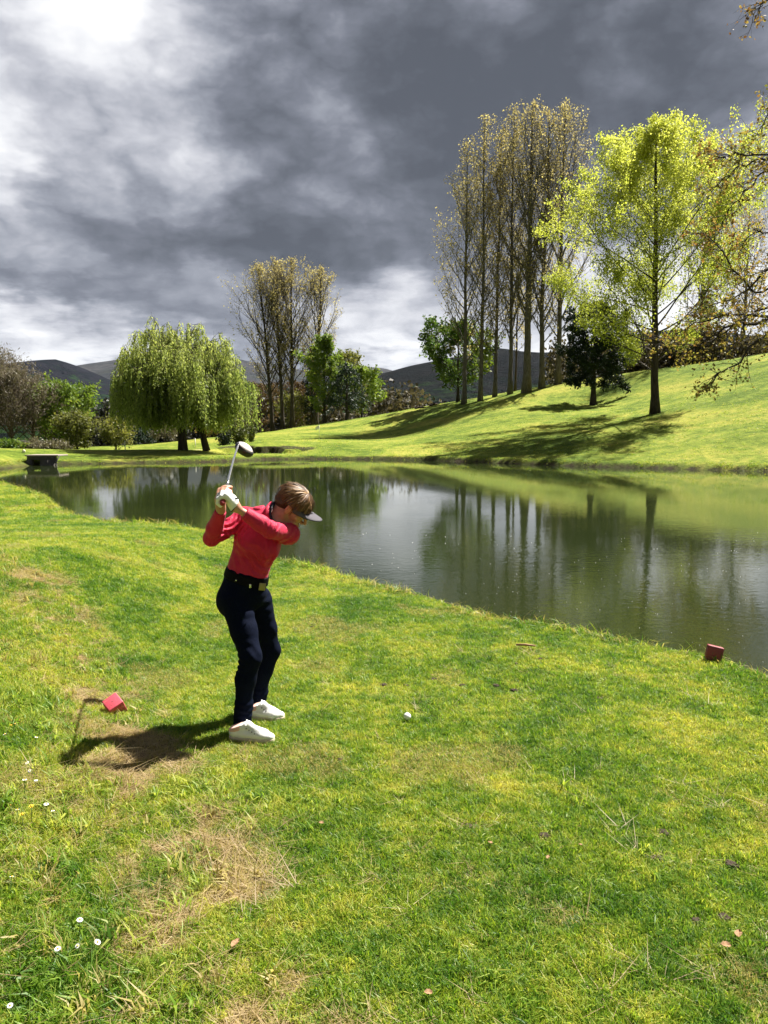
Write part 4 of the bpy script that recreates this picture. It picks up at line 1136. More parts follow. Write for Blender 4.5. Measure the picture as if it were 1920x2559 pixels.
# feet inside the shoes
for an, toe in ((anR, G(655, 1853, 0)), (anL, G(680, 1800, 0))):
    F.cone(an, an + np.array((.0, 0, -.06)), .034, .034, .015); F.cone(an + np.array((0, 0, -.07)), np.array((toe[0], toe[1], .040)), .026, .016, .015)
body = obj('body', F.mesh('body', GO), m_skin, golfer)

# --- shirt
m_shirt, T, out = new_mat('shirt_red')
tcn = m_shirt.node_tree.nodes.new('ShaderNodeTexCoord')
hea = T.noise(T.vmath('MULTIPLY', tcn.outputs['Object'], (1, 1, 2.5)), 260, 3, .7)
cc = T.ramp(hea, [(.3, (.42, .010, .040)), (.7, (.58, .022, .078))])
b = T.n('ShaderNodeBsdfPrincipled', ins={'Base Color': cc, 'Roughness': .62, 'Sheen Weight': .06, 'Sheen Roughness': .4, 'Specular IOR Level': .25})
bn = T.n('ShaderNodeBump', ins={'Height': T.noise(T.vmath('MULTIPLY', tcn.outputs['Object'], (1.0, 1.0, .45)), 24, 5, .6, 1.6), 'Strength': .55, 'Distance': .01})
T.link(bn.outputs[0], b.inputs['Normal']); T.link(b.outputs[0], out.inputs['Surface'])
F = Field((-1.16, 3.82, .78), (-.32, 4.62, 1.42), .0042)
torso(F, .004, .022); arms(F, .003, kk=.018)
F.cone(nkb + np.array((-.01, 0, .005)), hp(-.045, 0, -.080), .066, .064, .012)            # stand collar
X, Y, Z = F.grid()
def fold(c, d, wl, amp, rad, warp=2.0):      # a fan of creases near point c running along direction d
    global F
    d = unit(np.array(d, float)); u = unit(np.cross(d, np.array((0, 1, 0.01))))
    q = (X - c[0]) * u[0] + (Y - c[1]) * u[1] + (Z - c[2]) * u[2]
    al = (X - c[0]) * d[0] + (Y - c[1]) * d[1] + (Z - c[2]) * d[2]
    w = np.exp(-((X - c[0]) ** 2 + (Y - c[1]) ** 2 + (Z - c[2]) ** 2) / (2 * rad * rad))
    F.f = (F.f - amp * w * (np.sin(q / wl * 2 * math.pi + warp * np.sin(al / (wl * 4) * 2 * math.pi)) - .2)).astype(np.float32)
fold(gp(640, 1405, 4.27), (-.75, 0, .65), .042, .0062, .06)
fold(gp(610, 1400, 4.27), (-.65, 0, .75), .050, .0050, .06)
fold(gp(690, 1400, 4.28), (.15, 0, 1), .040, .0060, .06)
fold(gp(568, 1325, 4.32), (.8, 0, .35), .030, .0066, .050)
fold(gp(545, 1335, 4.28), (.6, 0, .5), .022, .0045, .035)
fold(gp(678, 1322, 4.13), (.2, 0, 1), .022, .0042, .035)
fold(gp(605, 1318, 4.32), (.3, 0, 1), .026, .0060, .045)
fold(gp(715, 1350, 4.26), (.6, 0, .6), .034, .0040, .050)
fold(gp(640, 1285, 4.33), (.9, 0, .3), .030, .0038, .05)
fold(gp(575, 1262, 4.12), (1, 0, .6), .02, .002, .03)
aR = unit(wrR - elR); XR = (X - (wrR - aR * .012)[0]) * aR[0] + (Y - (wrR - aR * .012)[1]) * aR[1] + (Z - (wrR - aR * .012)[2]) * aR[2]
dwr = np.sqrt((X - wrR[0]) ** 2 + (Y - wrR[1]) ** 2 + (Z - wrR[2]) ** 2)
dln = np.sqrt((X - wrL[0]) ** 2 + (Y - wrL[1]) ** 2 + (Z - wrL[2]) ** 2)
F.f = np.where((dwr < .10) & (dwr < dln), np.maximum(F.f, XR.astype(np.float32)), F.f)
aL = unit(wrL - elL)
X2 = (X - (wrL - aL * .048)[0]) * aL[0] + (Y - (wrL - aL * .048)[1]) * aL[1] + (Z - (wrL - aL * .048)[2]) * aL[2]
dw = np.sqrt((X - wrL[0]) ** 2 + (Y - wrL[1]) ** 2 + (Z - wrL[2]) ** 2)
F.f = np.where((dw < .11) & (dw < dwr), np.maximum(F.f, X2.astype(np.float32)), F.f)
wb = gp(618, 1440, 4.37)                                                # waistband plane
wn = unit(np.array((-.26, .05, -1.0)))
F.cut(wb, wn)
nkd = unit(hp(-.045, 0, -.080) - nkb)                                   # collar opening
pN = hp(-.040, 0, -.095)
dN = (X - pN[0]) * nkd[0] + (Y - pN[1]) * nkd[1] + (Z - pN[2]) * nkd[2]
dc = np.sqrt(np.maximum(0, (X - pN[0]) ** 2 + (Y - pN[1]) ** 2 + (Z - pN[2]) ** 2 - dN ** 2))
F.f = np.where(dc < .078, np.maximum(F.f, dN.astype(np.float32)), F.f)
# open neck: a slot down the throat so the collar stands away from the skin
nA, nB = hp(-.020, 0, -.050), gp(694, 1316, 4.28)
e_ = nB - nA; tt_ = np.clip(((X - nA[0]) * e_[0] + (Y - nA[1]) * e_[1] + (Z - nA[2]) * e_[2]) / (e_ @ e_), 0, 1)
ds_ = np.sqrt((X - nA[0] - tt_ * e_[0]) ** 2 + (Y - nA[1] - tt_ * e_[1]) ** 2 + (Z - nA[2] - tt_ * e_[2]) ** 2) - (.064 - .012 * tt_)
arm_ = np.minimum(np.linalg.norm(np.stack([X, Y, Z], -1) - (shL * .5 + elL * .5), axis=-1) - .17, 1)
dsh = np.sqrt((X - shL[0]) ** 2 + (Y - shL[1]) ** 2 + (Z - shL[2]) ** 2)
ea = elL - shL; ta_ = np.clip(((X - shL[0]) * ea[0] + (Y - shL[1]) * ea[1] + (Z - shL[2]) * ea[2]) / (ea @ ea), 0, 1)
da_ = np.sqrt((X - shL[0] - ta_ * ea[0]) ** 2 + (Y - shL[1] - ta_ * ea[1]) ** 2 + (Z - shL[2] - ta_ * ea[2]) ** 2)
F.f = np.where(da_ > .058, np.maximum(F.f, (-ds_).astype(np.float32)), F.f)
shirt = obj('shirt', F.mesh('shirt', GO), m_shirt, golfer)

# dark collar of the under-layer, with the white zip cord hanging at its edge
m_navy = plain('navy_cloth', (.010, .012, .024), .8, .2, 60, .3, 120)
F = Field(pN - .14, pN + .14, .004)
F.cone(nkb, hp(-.036, 0, -.050), .066, .0625, .008)
F.cut(hp(-.038, 0, -.066), nkd); F.cut(nkb, -nkd)
X, Y, Z = F.grid(); ca_, cb_ = hp(-.028, 0, -.035), nkb
e_ = cb_ - ca_; tt_ = ((X - ca_[0]) * e_[0] + (Y - ca_[1]) * e_[1] + (Z - ca_[2]) * e_[2]) / (e_ @ e_)
ds_ = np.sqrt((X - ca_[0] - tt_ * e_[0]) ** 2 + (Y - ca_[1] - tt_ * e_[1]) ** 2 + (Z - ca_[2] - tt_ * e_[2]) ** 2) - .0585
F.f = np.maximum(F.f, (-ds_).astype(np.float32))
F.cut(pN + np.array((-.012, 0, 0)), unit(np.array((.9, -.55, -.35))))
obj('collar', F.mesh('collar', GO), m_navy, golfer)
g_ = Geo()
CP = [(690, 1262, 4.45), (678, 1259, 4.37), (669, 1270, 4.315), (667, 1288, 4.285), (672, 1304, 4.275), (684, 1316, 4.268)]
g_.tube(np.array([gp(*q) for q in CP]) - GO, [.010, .013, .014, .014, .013, .007], 10)
obj('shirt_collar', g_.mesh('shirt_collar', True), m_shirt, golfer)
g_ = Geo(); g_.tube(np.array([gp(a + 8, b - 2, D + .004) for a, b, D in CP]) - GO, [.008, .010, .010, .009, .008, .005], 10)
obj('inner_collar', g_.mesh('inner_collar', True), m_navy, golfer)
m_white = plain('white_plastic', (.75, .75, .74), .4)
g_ = Geo(); g_.tube(np.array([gp(682, 1262, 4.335), gp(680, 1268, 4.295), gp(681, 1273, 4.275), gp(679, 1280, 4.268)]) - GO, .0022, 5)
obj('zip_cord', g_.mesh('zip_cord', True), m_white, golfer)

# --- trousers
m_trou, T, out = new_mat('trousers_navy')
tcn = m_trou.node_tree.nodes.new('ShaderNodeTexCoord')
cc = T.ramp(T.noise(tcn.outputs['Object'], 120, 3, .6), [(.3, (.0018, .0034, .0105)), (.7, (.0036, .0062, .0190))])
b = T.n('ShaderNodeBsdfPrincipled', ins={'Base Color': cc, 'Roughness': .85, 'Specular IOR Level': .06})
bn = T.n('ShaderNodeBump', ins={'Height': T.noise(T.vmath('MULTIPLY', tcn.outputs['Object'], (1.4, 1, .55)), 22, 4, .55, 1.2), 'Strength': .2, 'Distance': .012})
T.link(bn.outputs[0], b.inputs['Normal']); T.link(b.outputs[0], out.inputs['Surface'])
F = Field((-1.05, 3.85, .05), (-.42, 4.66, .98), .0046)
legs(F, .000, .024)
F.cone(pel, waist, .120, .110, .02, (np.array((.25, 1, -.1)), 1.12), .005)
for kn, an in ((knR, anR), (knL, anL)): F.cone(kn * .3 + an * .7, an + np.array((0, 0, -.012)), .046, .043, .02, None, .004)
X, Y, Z = F.grid()
fold(gp(625, 1525, 4.28), (-.9, 0, -.2), .060, .0022, .06)
fold(gp(668, 1510, 4.40), (.8, 0, .4), .060, .0026, .06)
fold(gp(640, 1630, 4.16), (.8, 0, -.45), .045, .0024, .05)
fold(gp(600, 1655, 4.22), (1, 0, .1), .034, .0045, .045)
fold(gp(610, 1780, 4.18), (1, 0, .2), .036, .0035, .05)
fold(gp(640, 1745, 4.50), (1, 0, .2), .036, .0035, .05)
fold(gp(690, 1590, 4.46), (.7, 0, -.6), .06, .0020, .06)
F.cut(gp(616, 1424, 4.37), -wn)
for an, dn_ in ((anR, np.array((.05, 0, -1.0))), (anL, np.array((.05, 0, -1.0)))):
    pc = an + np.array((0, 0, -.012)); dn_ = unit(dn_)
    dd = (X - pc[0]) * dn_[0] + (Y - pc[1]) * dn_[1] + (Z - pc[2]) * dn_[2]
    near = np.hypot(X - pc[0], Y - pc[1]) < .13
    F.f = np.where(near, np.maximum(F.f, dd.astype(np.float32)), F.f)
obj('trousers', F.mesh('trousers', GO), m_trou, golfer)

# --- belt: a slice of slightly larger hips, plus buckle, clip and studs
m_belt = plain('black_leather', (.005, .005, .006), .7, .2, 40, spec=.06)
F = Field(waist - .24, waist + .24, .0042)
F.cone(pel, waist, .118, .108, .02, (np.array((.25, 1, -.1)), 1.12), .0140)
F.cut(gp(616, 1428, 4.37), -wn); F.cut(gp(613, 1450, 4.37), wn)
belt = obj('belt', F.mesh('belt', GO), m_belt, golfer)
def surf_quad(px, py, w, h, dep, tilt, D0, mat, name, parent, push=.004, bev=.002):
    c = gp(px, py, D0) 
    # face outward from the pelvis axis
    n = unit(np.array((c[0] - pel[0], c[1] - pel[1], 0))); r = np.cross(n, np.array((0, 0, 1.0))); r = -r
    u = np.array((0, 0, 1.0)); ct, st = math.cos(tilt), math.sin(tilt)
    r2, u2 = r * ct + u * st, u * ct - r * st
    M = np.array([r2, n, u2]).T
    g__ = Geo(); g__.box(c + n * push - GO, (w, dep, h), M, bev)
    return obj(name, g__.mesh(name), mat, parent)
m_brass = plain('buckle_brass', (.30, .24, .10), .35, .15, 30, metal=.6)
m_steel = plain('steel', (.62, .62, .64), .25, .08, 30, metal=1.0)
surf_quad(654, 1466, .044, .040, .006, -.22, 4.275, m_brass, 'buckle', belt, .006)
surf_quad(625, 1464, .011, .022, .005, .0, 4.232, m_steel, 'belt_clip', belt, .006, .002)
surf_quad(591, 1450, .008, .008, .004, 0, 4.262, m_steel, 'stud', belt, .004, .0015)
surf_quad(571, 1498, .007, .007, .004, 0, 4.292, m_brass, 'stud', belt, .003, .0015)

# --- shoes
m_shoe = plain('shoe_white', (.78, .77, .75), .5, .06, 30, .15, 90)
m_sole = plain('shoe_sole', (.52, .43, .32), .7, .25, 40)
m_pink = plain('shoe_pink', (.72, .42, .36), .6, .1, 40)
m_lace = plain('lace_white', (.80, .79, .77), .7)
m_hole = plain('eyelet_dark', (.03, .03, .03), .7)
def shoe(heel, toe, an, left):
    heel, toe = np.array(heel), np.array(toe)
    zg = tz(*(heel[:2] * .5 + toe[:2] * .5)) + .008
    ax = np.array((toe[0] - heel[0], toe[1] - heel[1], 0)); L = np.linalg.norm(ax); ax /= L
    sd_ = np.cross(np.array((0, 0, 1.0)), ax)
    o = np.array((heel[0], heel[1], zg))
    def q(l, s, z): return o + ax * l * L + sd_ * s + np.array((0, 0, z * .90))
    F = Field(o - .12 + ax * 0, o + ax * L + .14, .0032)
    F.cone(q(.14, 0, .040), q(.34, 0, .036), .034, .034, .012)
    F.cone(q(.13, 0, .045), q(.17, 0, .078), .033, .030, .012)
    F.cone(q(.34, 0, .036), q(.72, .006 * left, .030), .035, .040, .012, (np.array((0, 0, 1)), 1.25))
    F.cone(q(.72, .006 * left, .028), q(.90, 0, .024), .040, .026, .012, (np.array((0, 0, 1)), 1.3))
    F.cone(q(.40, 0, .082), q(.66, 0, .055), .022, .020, .018)                # tongue and laces ridge
    F.cone(q(.32, 0, .078), q(.42, 0, .090), .030, .020, .015)
    F.cut(q(0, 0, .014), (0, 0, -1))
    # hollow top line
    hm = unit(np.array((ax[0] * -.38, ax[1] * -.38, 1.0)))
    Xs, Ys, Zs = F.grid(); pc = q(.20, 0, .085)
    d = (Xs - pc[0]) * hm[0] + (Ys - pc[1]) * hm[1] + (Zs - pc[2]) * hm[2]
    lx = ((Xs - o[0]) * ax[0] + (Ys - o[1]) * ax[1]) / L
    F.f = np.where(lx < .36, np.maximum(F.f, d.astype(np.float32)), F.f)
    s_ = obj('shoe', F.mesh('shoe', GO), m_shoe, golfer)
    F = Field(o - .12, o + ax * L + .14, .0034)
    F.cone(q(.14, 0, .004), q(.36, 0, .004), .038, .036, .01); F.cone(q(.36, 0, .004), q(.72, .006 * left, .004), .036, .043, .01); F.cone(q(.72, .006 * left, .004), q(.89, 0, .004), .043, .031, .01)
    F.cut(q(0, 0, .018), (0, 0, 1)); F.cut(q(0, 0, -.012), (0, 0, -1))
    obj('sole', F.mesh('sole', GO), m_sole, s_)
    F = Field(o - .12, o + ax * L * .5 + .14, .0034)
    F.cone(q(.13, 0, .052), q(.17, 0, .080), .0355, .0325, .012); F.cone(q(.17, 0, .066), q(.40, 0, .074), .032, .024, .012)
    F.cut(q(.20, 0, .086), hm); F.cut(q(.18, 0, .056), -unit(np.array((ax[0] * -.15, ax[1] * -.15, 1.0))))
    F.cut(q(.37, 0, .07), ax)
    obj('heel_collar', F.mesh('heel_collar', GO), m_pink, s_)
    g1, g2 = Geo(), Geo()
    for i in range(5):
        l = .42 + i * .06; z = .098 - i * .0095
        for sgn in (1, -1):
            pts = [q(l, sgn * .020, z - .012), q(l + .01, sgn * .010, z), q(l + .02, -sgn * .006, z + .002), q(l + .03, -sgn * .018, z - .010)]
            g1.tube(np.array(pts) - GO, .0028, 5)
            g2.box(q(l, sgn * .0285, z - .020) - GO, (.006, .006, .005))
    for sgn in (1, -1):
        g1.tube(np.array([q(.40, 0, .103), q(.36, sgn * .018, .110), q(.39, sgn * .030, .098), q(.43, sgn * .018, .094)]) - GO, .0026, 5)
    obj('laces', g1.mesh('laces', True), m_lace, s_)['kind'] = 'stuff'; obj('eyelets', g2.mesh('eyelets'), m_hole, s_)['kind'] = 'stuff'
shoe(G(575, 1848, .0), G(686, 1856, .0), anR, 1)
shoe(G(622, 1798, .0), G(709, 1801, .0), anL, -1)
m_sock = plain('sock_white', (.7, .7, .7), .8)
for an in (anR, anL):
    g_ = Geo(); g_.tube(np.array([an + np.array((0, 0, -.075)), an + np.array((0, 0, -.045))]) - GO, [.036, .0345], 14)
    obj('sock', g_.mesh('sock', True), m_sock, golfer)

# --- glove
m_glove = plain('glove_white', (.80, .79, .77), .55, .06, 60, .25, 90)
F = Field(butt - .16, butt + cax * .12 + .16, .0030)
handL(F, .0030)
F.cone(wrL + aL * .004, ring(.06, -5, .038), .029, .025, .01)
F.cut(wrL + aL * .014, -aL)
F.cut(butt + cax * .150, cax)
glove = obj('glove', F.mesh('glove', GO), m_glove, golfer)
g_ = Geo(); u, w = frame(aL)
cuff = np.array([wrL + aL * .016 + (u * math.cos(a) + w * math.sin(a)) * .0292 for a in np.linspace(0, 2 * math.pi, 25)])
g_.tube(cuff - GO, .0026, 5, cap=False)
bk = ring(.06, 20, .052) * .55 + wrL * .45
g_.box(bk + np.array((.012, -.016, .016)) - GO, (.014, .004, .009), None, .001)
for i in range(3): g_.tube(np.array([ring(.042 + i * .017, 112, .0385), ring(.044 + i * .017, 140, .0385)]) - GO, .0018, 4)
obj('trim', g_.mesh('trim', True), m_hole, glove)['kind'] = 'stuff'

# --- eyes
m_eye = plain('eye', (.55, .52, .50), .25)
m_brow = plain('eyebrow', (.07, .04, .022), .8)
m_lip = plain('lips', (.42, .15, .12), .45)
g_ = Geo()
for s in (-1, 1):
    bm = bmesh.new(); bmesh.ops.create_uvsphere(bm, u_segments=12, v_segments=8, radius=.0115)
    g_ = Geo(); g_.add(np.array([q.co[:] for q in bm.verts]) + hp(.0745, s * .031, .008) - GO, [tuple(q.index for q in p.verts) for p in bm.faces]); bm.free()
    obj('eye', g_.mesh('eye', True), m_eye, golfer)
for s in (-1, 1):
    g_ = Geo(); g_.tube(np.array([hp(.093, s * .014, .026), hp(.089, s * .032, .032), hp(.074, s * .050, .026)]) - GO, [.003, .0034, .002], 6); obj('eyebrow', g_.mesh('eyebrow', True), m_brow, golfer)
    g_ = Geo(); g_.tube(np.array([hp(.0875, s * .021, .0045), hp(.0865, s * .031, .0015), hp(.080, s * .042, .004)]) - GO, [.0012, .0016, .001], 5); obj('eyelashes', g_.mesh('eyelashes', True), m_brow, golfer)
g_ = Geo(); g_.tube(np.array([hp(.084, -.022, -.058), hp(.0945, -.008, -.056), hp(.0945, .008, -.056), hp(.084, .022, -.058)]) - GO, [.003, .0058, .0058, .003], 6)
obj('lips', g_.mesh('lips', True), m_lip, golfer)

# --- hair: scalp shell plus overlapping strands
m_hair, T, out = new_mat('hair_brown')
at_ = T.n('ShaderNodeAttribute', attribute_name='tint')
hc = T.ramp(at_.outputs['Fac'], [(0, (.018, .0085, .004)), (.42, (.095, .043, .016)), (.75, (.22, .115, .045)), (1, (.42, .26, .11))])
b = T.n('ShaderNodeBsdfPrincipled', ins={'Base Color': hc, 'Roughness': .5, 'Specular IOR Level': .35})
T.link(b.outputs[0], out.inputs['Surface'])
m_hairbase = plain('hair_base', (.030, .016, .008), .6)
F = Field(hC - .2, hC + .24, .004)
F.ell(hp(-.014, 0, .035), HR, (.088, .072, .075), .02)
F.ell(hp(-.060, 0, .005), HR, (.058, .070, .055), .02)
F.cut(hp(.02, 0, .0), unit(hF * .55 - hU * .9))                    # hairline: face side
X, Y, Z = F.grid()
hair = obj('hair', F.mesh('hair', GO), m_hairbase, golfer)
rng = np.random.RandomState(12)
crown_f, crown_u = .012, .150
hv, hf, ht = [], [], []
nst = 2400
cen = hp(-.014, 0, .035); rad_ = np.array((.092, .076, .078))
pole = unit(np.array((.22, .10, .95)))
pu = unit(np.cross(pole, np.array((0, 1, 0)))); pw = np.cross(pole, pu)
for i in range(nst):
    phi = rng.uniform(0, 2 * math.pi); 
    dirl = pu * math.cos(phi) + pw * math.sin(phi)                 # local frame direction (f,s,u)
    back, side = -dirl[0], abs(dirl[1])
    thmax = math.radians(80 + 48 * max(0, back) ** .8 - 12 * max(0, -back)) + rng.normal() * .17
    th0 = rng.uniform(0, .9) ** 1.4 * .95; th1 = min(thmax, th0 + rng.uniform(.7, 1.4))
    if rng.rand() < .45: th1 = thmax
    n = 8; th = np.linspace(th0, th1, n)
    sw = rng.normal() * .16 + .9 * (float(fbm(np.array([phi * 2.5]), np.array([7.0]), 2)[0]) - .5)
    lift = rng.uniform(-.002, .006) + .009 * math.exp(-((th0) ** 2) / .2) * rng.rand()
    pts = []; flick = max(0, rng.normal() - .3) * .010 + (.020 if rng.rand() < .035 else 0)
    for k, t in enumerate(th):
        ph = phi + sw * (t - th0)
        dl = pole * math.cos(t) + (pu * math.cos(ph) + pw * math.sin(ph)) * math.sin(t)
        rr = rad_ + lift + flick * (k / (n - 1)) ** 2 + .003 * math.sin(k / (n - 1) * math.pi)
        q = dl * rr
        if t > 1.35 and back > -.2: q = q + np.array((0.004, 0, 0)) * (t - 1.35)
        pts.append(cen + hF * q[0] + hS * q[1] + hU * q[2])
    pts = np.array(pts)
    tan = np.gradient(pts, axis=0); nr = pts - cen; wv = np.cross(tan, nr); wv /= np.linalg.norm(wv, axis=1)[:, None] + 1e-9
    nr = nr / np.linalg.norm(nr, axis=1)[:, None]
    w0 = rng.uniform(.0012, .0036); wd = w0 * np.array([.5, .9, 1, 1, .95, .8, .55, .12])
    tl = rng.uniform(-.5, .5)
    e = wv * wd[:, None] + nr * (wd * tl)[:, None]
    b0 = len(hv) * 3 * n
    hv.append(np.stack([pts - e, pts + nr * w0 * .5, pts + e], 1).reshape(-1, 3))
    for k in range(n - 1):
        hf += [(b0 + 3 * k, b0 + 3 * k + 1, b0 + 3 * k + 4, b0 + 3 * k + 3), (b0 + 3 * k + 1, b0 + 3 * k + 2, b0 + 3 * k + 5, b0 + 3 * k + 4)]
    lock = float(fbm(np.array([phi * 3.2 + 5]), np.array([th0 * 2.2 + 3]), 3)[0])
    tt = np.clip((.62 * sstep(.30, .72, lock) + .45 * rng.beta(1.5, 2.0)) * (1.10 - .30 * (th / 2.2)), 0, 1)
    ht.append(np.repeat(tt, 3))
obj('strands', np_mesh('strands', np.concatenate(hv) - GO, np.array(hf), True, np.concatenate(ht)), m_hair, hair)

# --- visor: band round the forehead with a curved peak
m_visor = plain('visor_grey', (.085, .078, .092), .75, .12, 60, .2, 150, spec=.2)
g_ = Geo(); vs_, fs_ = [], []
na = 40
aa = np.linspace(math.radians(-112), math.radians(112), na)
for i, a in enumerate(aa):
    rf, rs = .1085, .0855
    f_ = -.020 + rf * math.cos(a); s_ = rs * math.sin(a)
    hgt = .021 * (0.55 + .45 * math.cos(a / 2))
    uu = .043 - .006 * math.cos(a)
    tl = .006
    for (df, du) in ((0, -hgt), (.0, hgt), (-tl, hgt), (-tl, -hgt)):
        sc = 1 + df / .11 - .10 * (du / .02) * .25
        vs_.append(hp(-.020 + (f_ + .020) * sc, s_ * sc, uu + du))
for i in range(na - 1):
    for k in range(4):
        k2 = (k + 1) % 4
        fs_.append((i * 4 + k, i * 4 + k2, (i + 1) * 4 + k2, (i + 1) * 4 + k))
fs_ += [(0, 1, 2, 3), tuple((na - 1) * 4 + k for k in (3, 2, 1, 0))]
g_.add(np.array(vs_) - GO, fs_)
visor = obj('visor', g_.mesh('visor', True), m_visor, golfer)
vs_, fs_ = [], []
na, nb = 29, 8
aa = np.linspace(math.radians(-76), math.radians(76), na)
for lay in (0, 1):
    for j in range(nb):
        t = j / (nb - 1)
        for a in aa:
            ln = .080 * max(0.0, math.cos(a * 90 / 78)) ** .55
            f_ = -.020 + .1085 * math.cos(a) + t * ln * (.55 + .45 * math.cos(a)); s_ = .0855 * math.sin(a) + t * ln * .25 * math.sin(a)
            u_ = .044 + t * ln * .24 - 3.2 * t * s_ * s_ - .018 * (1 - math.cos(a)) - lay * .004
            vs_.append(hp(f_, s_, u_))
N1 = na * nb
for j in range(nb - 1):
    for i in range(na - 1):
        a, b_, c_, d_ = j * na + i, j * na + i + 1, (j + 1) * na + i + 1, (j + 1) * na + i
        fs_ += [(a, b_, c_, d_), (N1 + d_, N1 + c_, N1 + b_, N1 + a)]
for i in range(na - 1):
    fs_ += [((nb - 1) * na + i, (nb - 1) * na + i + 1, N1 + (nb - 1) * na + i + 1, N1 + (nb - 1) * na + i)]
g_ = Geo(); g_.add(np.array(vs_) - GO, fs_)
obj('peak', g_.mesh('peak', True), m_visor, visor)

# ================================================================== DRIVER IN HER HANDS
club = empty('golf_club', tuple(butt), 'driver with steel shaft and red grip held up behind her in both hands', 'golf club')
m_grip = plain('grip_red', (.30, .025, .030), .75, .15, 90, .4, 200)
m_gripd = plain('grip_dark', (.035, .030, .032), .75, .15, 90, .4, 200)
m_head = plain('club_head_black', (.012, .011, .012), .32, .2, 20, coat=.3)
m_crown = plain('club_crown', (.62, .56, .55), .35, .05, 20, coat=.4)
tl = np.linspace(-.008, .285, 12)
g_ = Geo(); g_.tube(np.array([cax * t for t in tl]), np.interp(tl, [-.008, -.003, .02, .285], [.011, .0150, .0148, .0095]), 14)
obj('grip', g_.mesh('grip', True), m_grip, club)
g_ = Geo(); g_.tube(np.array([cax * t for t in (.20, .287)]), [.0125, .0100], 12)
obj('grip_end', g_.mesh('grip_end', True), m_gripd, club)
Lc = np.linalg.norm(chd - butt)
tl = np.linspace(.28, Lc - .02, 14)
g_ = Geo(); g_.tube(np.array([cax * t + np.array((0, 0, .012)) * math.sin((t - .28) / (Lc - .3) * math.pi) for t in tl]), np.interp(tl, [.28, Lc], [.0076, .0052]), 10)
obj('shaft', g_.mesh('shaft', True), m_steel, club)
tl = np.array([Lc - .075, Lc + .004])
g_ = Geo(); g_.tube(np.array([cax * t for t in tl]), [.0065, .0080], 10)
obj('hosel', g_.mesh('hosel', True), m_head, club)
# head: rounded pear; face plane toward the upper left, crown facing the sky on the right
hx = unit(gp(621, 1121, 5.10) - gp(597, 1106, 5.08)); hn = unit(np.array((.30, -.25, .92)) - hx * np.dot((.30, -.25, .92), hx)); hy = np.cross(hn, hx)
hc_ = chd + hx * .048 - hn * .016
RH = np.array([hx, hy, hn])
F = Field(chd - .16, chd + .18, .0032)
F.ell(hc_, RH, (.062, .055, .040), .01); F.ell(hc_ + hx * .012 + hy * .006, RH, (.054, .050, .034), .02)
F.cone(chd - cax * .004, chd + hx * .02 - hn * .01, .010, .014, .012)
F.cut(hc_ - hn * .028, -hn)
F.cut(hc_ + hn * .016, hn)
obj('club_head', F.mesh('club_head', butt), m_head, club)
F = Field(chd - .16, chd + .18, .0032)
F.ell(hc_, RH, (.0625, .0555, .040), .01); F.cut(hc_ + hn * .0165, -hn)
obj('crown', F.mesh('crown', butt), m_crown, club)
# ================================================================== THINGS ON THE TEE
def painted(name, col, worn, seed):
    m, T, out = new_mat(name)
    tc_ = m.node_tree.nodes.new('ShaderNodeTexCoord'); ob = T.vmath('ADD', tc_.outputs['Object'], (seed, seed * 2, 0))
    chip = T.ramp(T.noise(ob, 34, 5, .7, .4), [(.62, 0.0), (.66, 1.0)])
    mud = T.n('ShaderNodeMapRange', ins={0: T.math('ADD', T.n('ShaderNodeSeparateXYZ', ins={0: tc_.outputs['Object']}).outputs[2], T.math('MULTIPLY', T.noise(ob, 60, 3, .6), .05)), 1: .035, 2: .065, 3: .85, 4: 0.0}).outputs[0]
    c = T.mix(T.noise(ob, 14, 4, .6), [x * .85 for x in col], col)
    c = T.mix(chip, c, worn); c = T.mix(mud, c, (.07, .05, .03))
    b = T.n('ShaderNodeBsdfPrincipled', ins={'Base Color': c, 'Roughness': .55})
    bn = T.n('ShaderNodeBump', ins={'Height': T.noise(ob, 90, 3, .6), 'Strength': .2, 'Distance': .01}); T.link(bn.outputs[0], b.inputs['Normal'])
    T.link(b.outputs[0], out.inputs['Surface'])
    return m
m_red = painted('marker_red', (.60, .075, .11), (.20, .07, .05), 1.0)
m_reddark = painted('marker_maroon', (.24, .035, .045), (.13, .06, .045), 3.0)
def marker(px, py, size, rx, ry, rz, label, mat, sink):
    p = GT(px, py); z = p[2]
    root = empty('tee_marker', (p[0], p[1], z), label, 'tee marker', 'tee markers')
    g_ = Geo(); M = (Matrix.Rotation(rx, 3, 'X') @ Matrix.Rotation(ry, 3, 'Y') @ Matrix.Rotation(rz, 3, 'Z'))
    hz = float((np.abs(np.array(M)[2]) * np.array(size) / 2).sum())
    g_.box((0, 0, hz - sink), size, np.array(M), .006)
    obj('block', g_.mesh('block'), mat, root)
    g2 = Geo(); n = np.array(M @ Vector((0, 0, 1)))
    c = np.array((0, 0, hz - sink)) + n * (size[2] / 2)
    g2.tube(np.array([c - n * .002, c + n * .0012]), .0028, 8); obj('screw', g2.mesh('screw'), m_hole, root)
    return root
marker(288, 1782, (.090, .090, .094), math.radians(36), math.radians(-4), math.radians(-46), 'red block tee marker tilted in the rough grass left of the golfer', m_red, .035)
marker(1784, 1652, (.108, .068, .106), math.radians(-4), math.radians(12), math.radians(-14), 'dark red block tee marker leaning at the edge of the water', m_reddark, .008)

